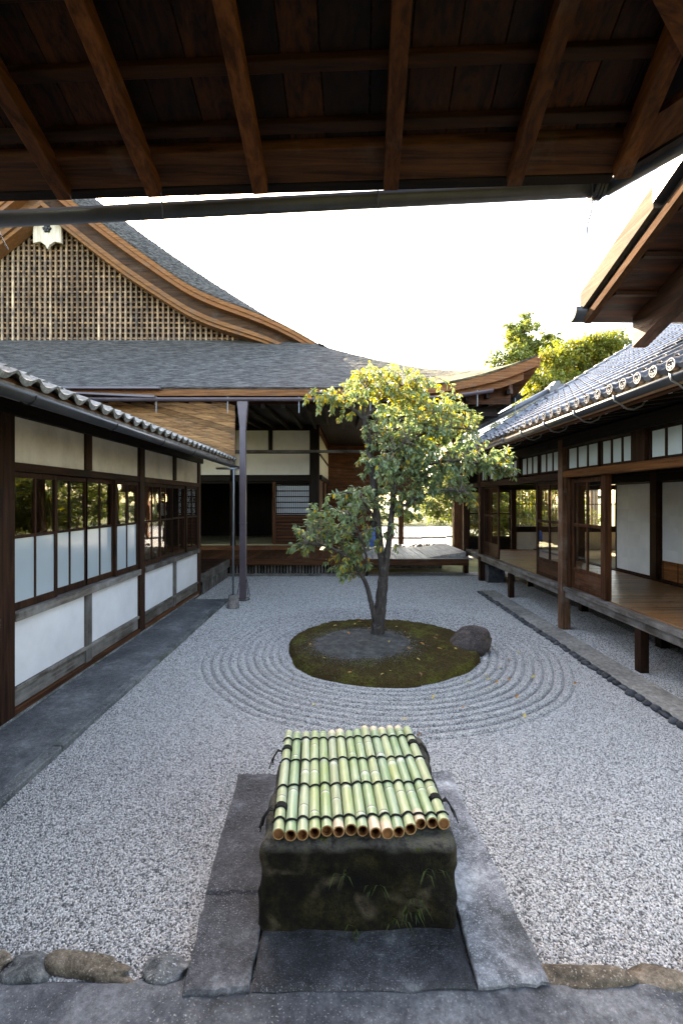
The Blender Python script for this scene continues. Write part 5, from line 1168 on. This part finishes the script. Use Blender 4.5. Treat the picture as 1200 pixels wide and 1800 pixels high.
# ------------------------------------------------------------------ trees
def frames(dirs, ups):
    d = dirs / np.linalg.norm(dirs, axis=1, keepdims=True); s_ = np.cross(d, ups); s_ /= np.linalg.norm(s_, axis=1, keepdims=True) + 1e-9; n_ = np.cross(s_, d); return d, s_, n_
def leaves_mesh(name, pos, dirs, ups, size, tone, simple=False):
    if simple:
        d, s_, n_ = frames(dirs, ups); k = len(pos); L4 = np.array([(0, 0, 0), (-0.3, 0.5, 0.08), (0, 1, -0.1), (0.3, 0.5, 0.08)])
        P = pos[:, None, :] + size[:, None, None] * (L4[None, :, 0:1] * s_[:, None, :] + L4[None, :, 1:2] * d[:, None, :] + L4[None, :, 2:3] * n_[:, None, :])
        fc = (np.array([(0, 3, 1), (3, 2, 1)])[None] + (np.arange(k) * 4)[:, None, None]).reshape(-1, 3)
        me = raw_mesh(name, P.reshape(-1, 3), fc, smooth=False); a = me.attributes.new('tone', 'FLOAT', 'POINT'); a.data.foreach_set('value', np.repeat(tone, 4).astype(np.float32)); return me
    d, s_, n_ = frames(dirs, ups); k = len(pos)
    P = pos[:, None, :] + size[:, None, None] * (LEAF[None, :, 0:1] * s_[:, None, :] + LEAF[None, :, 1:2] * d[:, None, :] + LEAF[None, :, 2:3] * n_[:, None, :])
    tri = np.array([(0, 2, 1), (0, 3, 2), (1, 2, 5), (1, 5, 4), (2, 3, 6), (2, 6, 5), (4, 5, 7), (5, 6, 7)])
    fc = (tri[None] + (np.arange(k) * 8)[:, None, None]).reshape(-1, 3)
    me = raw_mesh(name, P.reshape(-1, 3), fc, smooth=True); a = me.attributes.new('tone', 'FLOAT', 'POINT'); a.data.foreach_set('value', np.repeat(tone, 8).astype(np.float32)); return me
def catmull(pts, n=6):
    pts = [Vector(p) for p in pts]; out = []
    for i in range(len(pts) - 1):
        p0, p1, p2, p3 = pts[max(i - 1, 0)], pts[i], pts[i + 1], pts[min(i + 2, len(pts) - 1)]
        for k in range(n):
            t = k / n; out.append(0.5 * ((2 * p1) + (p2 - p0) * t + (2 * p0 - 5 * p1 + 4 * p2 - p3) * t * t + (3 * p1 - p0 - 3 * p2 + p3) * t ** 3))
    out.append(pts[-1]); return out

def court_tree():
    g = np.random.default_rng(3); rr = random.Random(12)
    t = thing('courtyard_tree', (0.535, 6.3, 0.12), 'small multi-stemmed tree with green and yellow leaves on the moss island', 'tree')
    TY = 6.3
    limbs = [  # (points, r0, r1)
        ([(0.50, TY, 0.05), (0.54, TY, 0.30), (0.57, TY, 0.6), (0.605, TY, 0.93)], 0.10, 0.07),
        ([(0.60, TY, 0.88), (0.575, TY + .02, 1.2), (0.535, TY + .04, 1.65), (0.46, TY, 2.3), (0.378, TY - .02, 2.92), (0.345, TY - .03, 3.12)], 0.056, 0.04),
        ([(0.61, TY, 0.88), (0.66, TY - .03, 1.3), (0.71, TY - .05, 1.8), (0.80, TY - .05, 2.35), (1.03, TY - .02, 2.85), (1.42, TY + .05, 3.2)], 0.052, 0.016),
        ([(0.50, TY - .02, 0.25), (0.43, TY - .06, 0.58), (0.32, TY - .12, 0.93), (0.12, TY - .2, 1.2), (-0.12, TY - .25, 1.36), (-0.42, TY - .3, 1.42)], 0.04, 0.011),
        ([(0.32, TY - .12, 0.93), (0.36, TY - .22, 1.2), (0.25, TY - .3, 1.55), (0.1, TY - .38, 1.85)], 0.022, 0.009),
        ([(0.345, TY - .03, 3.1), (0.15, TY - .08, 3.26), (-0.08, TY - .12, 3.40), (-0.42, TY - .16, 3.46)], 0.028, 0.009),
        ([(0.345, TY - .03, 3.1), (0.31, TY - .05, 3.40), (0.42, TY, 3.62), (0.52, TY + .02, 3.78)], 0.030, 0.009),
        ([(0.35, TY - .03, 3.08), (0.52, TY - .1, 3.30), (0.82, TY - .14, 3.54), (1.1, TY - .1, 3.66)], 0.026, 0.009),
        ([(0.46, TY, 2.3), (0.62, TY - .3, 2.55), (0.85, TY - .5, 2.75)], 0.024, 0.009), ([(0.46, TY, 2.3), (0.6, TY + .35, 2.6), (0.8, TY + .55, 2.9)], 0.022, 0.009),
        ([(0.80, TY - .05, 2.3), (1.15, TY - .15, 2.46), (1.6, TY - .18, 2.52), (2.18, TY - .12, 2.42)], 0.028, 0.008),
        ([(0.71, TY - .05, 1.8), (0.98, TY - .3, 2.0), (1.3, TY - .4, 2.12), (1.62, TY - .4, 2.1)], 0.022, 0.008),
        ([(0.535, TY + .04, 1.65), (0.4, TY - .15, 1.85), (0.22, TY - .3, 2.05), (0.02, TY - .35, 2.1)], 0.02, 0.008),
        ([(1.03, TY - .02, 2.85), (1.35, TY - .25, 2.95), (1.75, TY - .3, 2.92)], 0.02, 0.008), ([(0.378, TY - .02, 2.9), (0.6, TY + .2, 3.2), (0.85, TY + .3, 3.45)], 0.02, 0.008)]
    samp = []
    for i, (p, r0, r1) in enumerate(limbs):
        c = catmull(p, 7); n = len(c)
        c = [q + Vector((rr.uniform(-1, 1), rr.uniform(-1, 1), 0)) * 0.006 for q in c]
        rad = [r0 + (r1 - r0) * k / (n - 1) for k in range(n)]
        if i == 0: rad[0] *= 1.45; rad[1] *= 1.2; rad[2] *= 1.08
        B().tube(c, rad, 12).build('trunk' if i in (0, 1, 2, 3) else 'limb', 'bark_dark', t, True)
        samp += [(q, rad[k]) for k, q in enumerate(c) if i > 0 and k > (6 if i in (1, 2) else 1)]
    # foliage masses: centre, radii, twigs, yellowness (autumn leaves, plus the backlit glow painted into the top)
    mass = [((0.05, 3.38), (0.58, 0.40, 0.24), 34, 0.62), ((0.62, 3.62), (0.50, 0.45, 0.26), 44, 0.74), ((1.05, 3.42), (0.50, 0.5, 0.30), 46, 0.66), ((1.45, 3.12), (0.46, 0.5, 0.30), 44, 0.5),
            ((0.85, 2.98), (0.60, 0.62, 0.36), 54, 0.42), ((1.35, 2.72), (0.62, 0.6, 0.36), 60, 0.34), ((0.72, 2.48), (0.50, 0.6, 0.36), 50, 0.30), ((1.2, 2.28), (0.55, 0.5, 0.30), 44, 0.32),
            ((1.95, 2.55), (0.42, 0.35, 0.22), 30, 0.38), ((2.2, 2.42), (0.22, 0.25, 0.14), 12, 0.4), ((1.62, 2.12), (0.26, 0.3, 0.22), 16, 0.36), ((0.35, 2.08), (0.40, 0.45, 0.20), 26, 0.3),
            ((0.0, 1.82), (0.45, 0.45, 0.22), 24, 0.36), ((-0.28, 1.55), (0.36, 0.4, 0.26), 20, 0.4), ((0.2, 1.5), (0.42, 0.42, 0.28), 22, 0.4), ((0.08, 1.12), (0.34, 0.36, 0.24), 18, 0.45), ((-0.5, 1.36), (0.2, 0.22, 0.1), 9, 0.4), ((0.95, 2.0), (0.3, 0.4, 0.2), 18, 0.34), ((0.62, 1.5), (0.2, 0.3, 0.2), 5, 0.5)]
    P, D, U, S, T_ = [], [], [], [], []
    tw_b = B()
    sp = np.array([q[0] for q in samp])
    for (c, rad, n, yel) in mass:
        for _ in range(int(n * 1.5)):
            v = g.normal(size=3); v /= np.linalg.norm(v); v *= g.random() ** 0.45
            e = np.array([c[0], TY - 0.1, c[1]]) + v * np.array(rad)
            d2 = ((sp - e) ** 2).sum(1) + 0.25 * np.clip(sp[:, 2] - e[2], 0, None); j = int(np.argmin(d2)); a = sp[j]
            ln = np.linalg.norm(e - a)
            if ln > 0.75: a = e + (a - e) * (0.75 / ln)
            if ln < 0.12: a = e + (a - e) / max(ln, .01) * 0.12
            mid = (a + e) / 2 + np.array([0, 0, 0.07 * min(ln, .8)]) + g.normal(size=3) * 0.03
            pts = catmull([a, mid, e, e + (e - mid) * 0.25 + np.array([0, 0, -0.03])], 5); m = len(pts)
            tw_b.tube(pts, [0.0062 - 0.0045 * k / (m - 1) for k in range(m)], 5, False)
            nl = int(g.integers(16, 27))
            for k in range(nl):
                f = 0.30 + 0.70 * (k + 0.5) / nl; q = pts[min(m - 1, int(f * (m - 1)))] ; ax = np.array(pts[min(m - 1, int(f * (m - 1)) + 1)] - pts[max(0, int(f * (m - 1)) - 1)]); ax /= np.linalg.norm(ax) + 1e-9
                sd = g.normal(size=3); sd -= ax * sd.dot(ax); sd /= np.linalg.norm(sd)
                d = ax * 0.55 + sd * 0.9 + np.array([0, 0, -0.45 - 0.35 * g.random()]); up = np.array([0, 0, 1.0]) + g.normal(size=3) * 0.45
                P.append(np.array(q) + g.normal(size=3) * 0.012); D.append(d); U.append(up); S.append(g.uniform(0.05, 0.085))
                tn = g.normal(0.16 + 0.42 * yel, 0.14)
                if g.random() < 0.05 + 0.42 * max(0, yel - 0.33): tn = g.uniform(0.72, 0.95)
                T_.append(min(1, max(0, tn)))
    P, D, U, S, T_ = map(np.array, (P, D, U, S, T_))
    tw_b.build('twigs', 'bark_pale', t, False, fix=False)['kind'] = 'stuff'
    near = np.argsort(P[:, 1] - 0.3 * S)[:300]; mask = np.ones(len(P), bool); mask[near] = False
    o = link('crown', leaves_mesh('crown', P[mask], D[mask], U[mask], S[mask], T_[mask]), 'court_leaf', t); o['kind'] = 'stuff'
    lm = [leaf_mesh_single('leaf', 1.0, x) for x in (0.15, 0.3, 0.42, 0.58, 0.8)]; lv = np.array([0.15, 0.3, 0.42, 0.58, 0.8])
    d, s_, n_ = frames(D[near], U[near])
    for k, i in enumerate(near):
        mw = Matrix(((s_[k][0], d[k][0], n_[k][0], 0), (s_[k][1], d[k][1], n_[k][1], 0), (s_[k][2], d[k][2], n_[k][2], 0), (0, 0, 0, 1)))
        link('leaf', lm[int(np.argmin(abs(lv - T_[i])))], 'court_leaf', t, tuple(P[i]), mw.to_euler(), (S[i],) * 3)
    return len(P)
court_tree()

def garden_tree(name, loc, h, crown, mat, label, group, n=9000, size=0.13, seed=1, trunk_r=0.16, barkm='bark_pale', tone=0.5, cat='tree', tuft=0.5):
    """trunk with limbs and a crown made of leaf clumps; crown: list of (dx, dy, z, rx, ry, rz, share)"""
    g = np.random.default_rng(seed); t = thing(name, loc, label, cat, group); x, y, z0 = loc
    top = max(c[2] for c in crown)
    trunk = B(); pts = [Vector((x, y, z0 - 0.05)), Vector((x + 0.15, y, z0 + h * 0.25)), Vector((x - 0.1, y + .1, z0 + h * 0.5)), Vector((x + 0.1, y, z0 + h * 0.72))]; cp = catmull(pts, 5)
    trunk.tube(cp, [trunk_r * (1 - 0.75 * k / (len(cp) - 1)) for k in range(len(cp))], 10); trunk.build('trunk', barkm, t, True)
    P, D, U, S, T_ = [], [], [], [], []; lb_ = B()
    for (dx, dy, cz, rx, ry, rz, share) in crown:
        c = np.array([x + dx, y + dy, cz]); a = np.array(cp[min(len(cp) - 1, max(2, int((cz - z0) / h * len(cp) * 0.9)))])
        lb_.tube(catmull([a, (a + c) / 2 + g.normal(size=3) * 0.15 * rx, c], 4), [trunk_r * 0.35 * (1 - 0.7 * k / 8) for k in range(9)], 6)
        ncl = max(10, int(n * share / 60))
        for _ in range(ncl):
            v = g.normal(size=3); v /= np.linalg.norm(v); v *= g.random() ** 0.4 * g.uniform(0.8, 1.25); q = c + v * np.array([rx, ry, rz]); cr = g.uniform(0.12, 0.42) * tuft * min(1.2, rx)
            lb_.tube([Vector(c + (q - c) * 0.2), Vector(c + (q - c) * 0.6 + g.normal(size=3) * 0.05), Vector(q)], [trunk_r * 0.12, trunk_r * 0.08, 0.01], 5, False)
            m = int(n * share / ncl); w = g.normal(size=(m, 3)) * np.array([cr, cr, cr * 0.6]) * 0.6; P.append(q + w)
            D.append(g.normal(size=(m, 3)) + np.array([0, 0, -0.3])); U.append(np.array([0, 0, 1.0]) + g.normal(size=(m, 3)) * 0.6); S.append(g.uniform(0.6, 1.25, m) * size); T_.append(np.clip(g.normal(tone + g.normal() * 0.18, 0.13, m), 0, 1))
    lb_.build('limbs', barkm, t, True, fix=False)
    o = link('crown', leaves_mesh('crown', *[np.concatenate(q) for q in (P, D, U)], np.concatenate(S), np.concatenate(T_), True), mat, t); o['kind'] = 'stuff'
    return t
# two trees above the roofs
garden_tree('garden_tree', (10.2, 24.5, 0), 11, [(-0.5, 0, 10.9, 0.9, 1.0, 1.1, .12), (0.9, .3, 10.0, 1.5, 1.3, 1.0, .2), (-1.1, -.3, 9.3, 1.2, 1.3, 1.0, .18), (2.2, 0, 9.2, 1.3, 1.3, 1.0, .14), (0.2, 0, 8.0, 1.9, 1.4, 1.2, .2), (-.4, 0, 6.2, 1.8, 1.5, 1.4, .16)], 'green_leaf', 'tall airy green tree rising behind the tip of the hall roof', 'trees beyond the roofs', 34000, 0.15, 21, 0.2, tone=0.62, tuft=0.62)
garden_tree('garden_tree', (10.7, 19.5, 0), 9, [(-1.2, 0, 8.0, 1.1, 1.1, .7, .15), (0.4, .2, 8.5, 1.4, 1.2, .6, .16), (-1.9, -.2, 6.8, 1.1, 1.2, .7, .17), (0.1, 0, 6.9, 1.4, 1.2, .8, .16), (1.9, .2, 7.7, 1.2, 1.1, .9, .13), (-2.3, -.3, 5.5, 1.1, 1.1, .7, .13), (-.4, -.2, 5.2, 1.3, 1.2, .8, .1)], 'yellow_leaf', 'yellow green tree glowing in sun behind the right tiled roof', 'trees beyond the roofs', 52000, 0.14, 22, 0.22, tone=0.6, tuft=0.6)
# garden behind the veranda
sh = [((7.6, 17.2, 0), 3.2, 1.3, 'bushy tree with yellow leaves behind the barred window'), ((5.6, 16.0, 0), 3.0, 1.1, 'leafy tree seen through the corner glass panes'), ((4.9, 19.0, 0), 3.6, 1.2, 'garden tree left of the corner glass panes'), ((7.5, 22.0, 0), 4.2, 1.6, 'broad garden tree far behind the barred window')]
for k, (loc, h, r, lab) in enumerate(sh):
    garden_tree('garden_tree', loc, h, [(0, 0, h * 0.8, r, r, h * 0.22, .34), (-.5 * r, 0.2, h * 0.5, r * .9, r, h * 0.24, .33), (.5 * r, -.2, h * 0.36, r * .9, r, h * 0.24, .33)], 'yellow_leaf' if k != 2 else 'green_leaf', lab, 'trees of the side garden', 14000, 0.11, 30 + k, 0.09, tone=0.5 + .1 * (k % 2), tuft=0.6)
for k, (x, y, r, h, lab) in enumerate([(2.6, 35.5, 1.5, 1.5, 'clipped shrub nearest the tree trunks across the far gravel'), (5.2, 36.5, 1.3, 1.2, 'bright green clipped shrub in the middle of the far hedge'), (7.9, 36.0, 1.5, 1.7, 'round grey green shrub at the right of the far hedge'), (0.4, 37.5, 1.8, 2.0, 'dark shrub at the left of the far hedge'), (10.6, 37, 1.9, 2.1, 'tall shrub beyond the corner window at the far hedge')]):
    garden_tree('garden_shrub', (x, y, 0), h, [(0, 0, h * .55, r, r * .8, h * .42, .6), (r * .3, 0, h * .4, r * .9, r * .8, h * .36, .4)], 'green_leaf' if k != 1 else 'yellow_leaf', lab, 'shrubs of the far hedge', 4500, 0.12, 50 + k, 0.06, tone=0.4 + 0.1 * (k % 3), cat='shrub', tuft=0.5)
for k, (x, y, h, lab) in enumerate([(1.5, 42, 7.5, 'dark evergreen tree at the left of the far garden'), (6.2, 43, 7.0, 'sunlit yellow tree in the middle of the far garden'), (11, 42, 8.0, 'broad green tree at the right of the far garden'), (16.5, 34, 8.0, 'green tree far right behind the house')]):
    garden_tree('garden_tree', (x, y, 0), h, [(0, 0, h * .75, 2.2, 2, h * .2, .35), (-1.2, 0, h * .5, 2.1, 2, h * .2, .33), (1.3, 0, h * .38, 2.2, 2, h * .22, .32)], 'yellow_leaf' if k == 1 else 'green_leaf', lab, 'trees of the far garden', 14000, 0.2, 70 + k, 0.2, tone=0.45 + .1 * (k % 2), tuft=0.55)

# ------------------------------------------------------------------ visitors
def skinned(name, verts, edges, mat, parent, root=0):
    me = bpy.data.meshes.new(name); me.from_pydata([v[0] for v in verts], edges, [])
    o = link(name, me, mat, parent); sk = o.modifiers.new('skin', 'SKIN'); sk.use_smooth_shade = True
    for i, v in enumerate(verts): me.skin_vertices[0].data[i].radius = v[1]; me.skin_vertices[0].data[i].use_root = (i == root)
    sb = o.modifiers.new('sub', 'SUBSURF'); sb.levels = 2; sb.render_levels = 2
    return o
# seated on the veranda edge, seen from behind
px_, py_, pz_ = 1.02, 14.2, 0.47
pr = thing('person', (px_, py_, pz_), 'person in blue sitting on the veranda behind the tree trunk', 'person')
V = [((px_, py_, pz_ + .10), (.17, .15)), ((px_, py_ + .02, pz_ + .32), (.15, .11)), ((px_, py_ + .0, pz_ + .50), (.19, .11)), ((px_, py_, pz_ + .60), (.06, .06)), ((px_, py_ + .02, pz_ + .74), (.085, .10)),
     ((px_ - .22, py_, pz_ + .50), (.06, .06)), ((px_ - .27, py_ + .08, pz_ + .26), (.045, .045)), ((px_ - .15, py_ + .26, pz_ + .2), (.035, .035)), ((px_ + .22, py_, pz_ + .50), (.06, .06)), ((px_ + .27, py_ + .08, pz_ + .26), (.045, .045)), ((px_ + .15, py_ + .26, pz_ + .2), (.035, .035)),
     ((px_ - .12, py_ + .3, pz_ + .14), (.08, .08)), ((px_ - .14, py_ + .52, pz_ + .1), (.06, .06)), ((px_ + .12, py_ + .3, pz_ + .14), (.08, .08)), ((px_ + .14, py_ + .52, pz_ + .1), (.06, .06))]
skinned('body', V, [(0, 1), (1, 2), (2, 3), (3, 4), (2, 5), (5, 6), (6, 7), (2, 8), (8, 9), (9, 10), (0, 11), (11, 12), (0, 13), (13, 14)], 'blue_cloth', pr)
link('hair', rock_mesh('hair', .105, .115, .135, 3, 3, .05), 'hair', pr, (px_, py_ - .005, pz_ + .755))
px_, py_, pz_ = 0.42, 16.3, 0.47
pr = thing('person', (px_, py_, pz_), 'standing person in dark and white clothes half hidden by the tree leaves', 'person')
V = [((px_, py_, pz_ + .92), (.15, .12)), ((px_, py_, pz_ + 1.15), (.13, .10)), ((px_, py_, pz_ + 1.38), (.17, .10)), ((px_, py_, pz_ + 1.50), (.055, .055)),
     ((px_ - .2, py_, pz_ + 1.38), (.055, .055)), ((px_ - .25, py_ - .02, pz_ + 1.1), (.042, .042)), ((px_ - .2, py_ - .15, pz_ + .92), (.034, .034)), ((px_ + .2, py_, pz_ + 1.38), (.055, .055)), ((px_ + .25, py_ - .02, pz_ + 1.1), (.042, .042)), ((px_ + .22, py_ - .12, pz_ + .9), (.034, .034)),
     ((px_ - .1, py_, pz_ + .82), (.09, .09)), ((px_ - .1, py_, pz_ + .46), (.06, .06)), ((px_ - .1, py_ + .02, pz_ + .08), (.045, .045)), ((px_ - .11, py_ - .12, pz_ + .045), (.045, .04)), ((px_ + .1, py_, pz_ + .82), (.09, .09)), ((px_ + .1, py_, pz_ + .46), (.06, .06)), ((px_ + .1, py_ + .02, pz_ + .08), (.045, .045)), ((px_ + .11, py_ - .12, pz_ + .045), (.045, .04))]
skinned('body', V, [(0, 1), (1, 2), (2, 3), (2, 4), (4, 5), (5, 6), (2, 7), (7, 8), (8, 9), (0, 10), (10, 11), (11, 12), (12, 13), (0, 14), (14, 15), (15, 16), (16, 17)], 'black_cloth', pr)
link('head', rock_mesh('head', .085, .1, .12, 4, 3, .03), 'skin', pr, (px_, py_, pz_ + 1.63)); link('hair', rock_mesh('hair', .095, .105, .1, 5, 3, .05), 'hair', pr, (px_, py_ + .02, pz_ + 1.69))
q = B(); q.strip([[(px_ + (w * math.cos(a)), py_ + (w * .72 * math.sin(a)), pz_ + z) for a in [2 * math.pi * k / 12 for k in range(12)]] for z, w in ((.95, .175), (1.15, .16), (1.36, .2), (1.42, .12))]); q.build('shirt', 'white_cloth', pr, True)
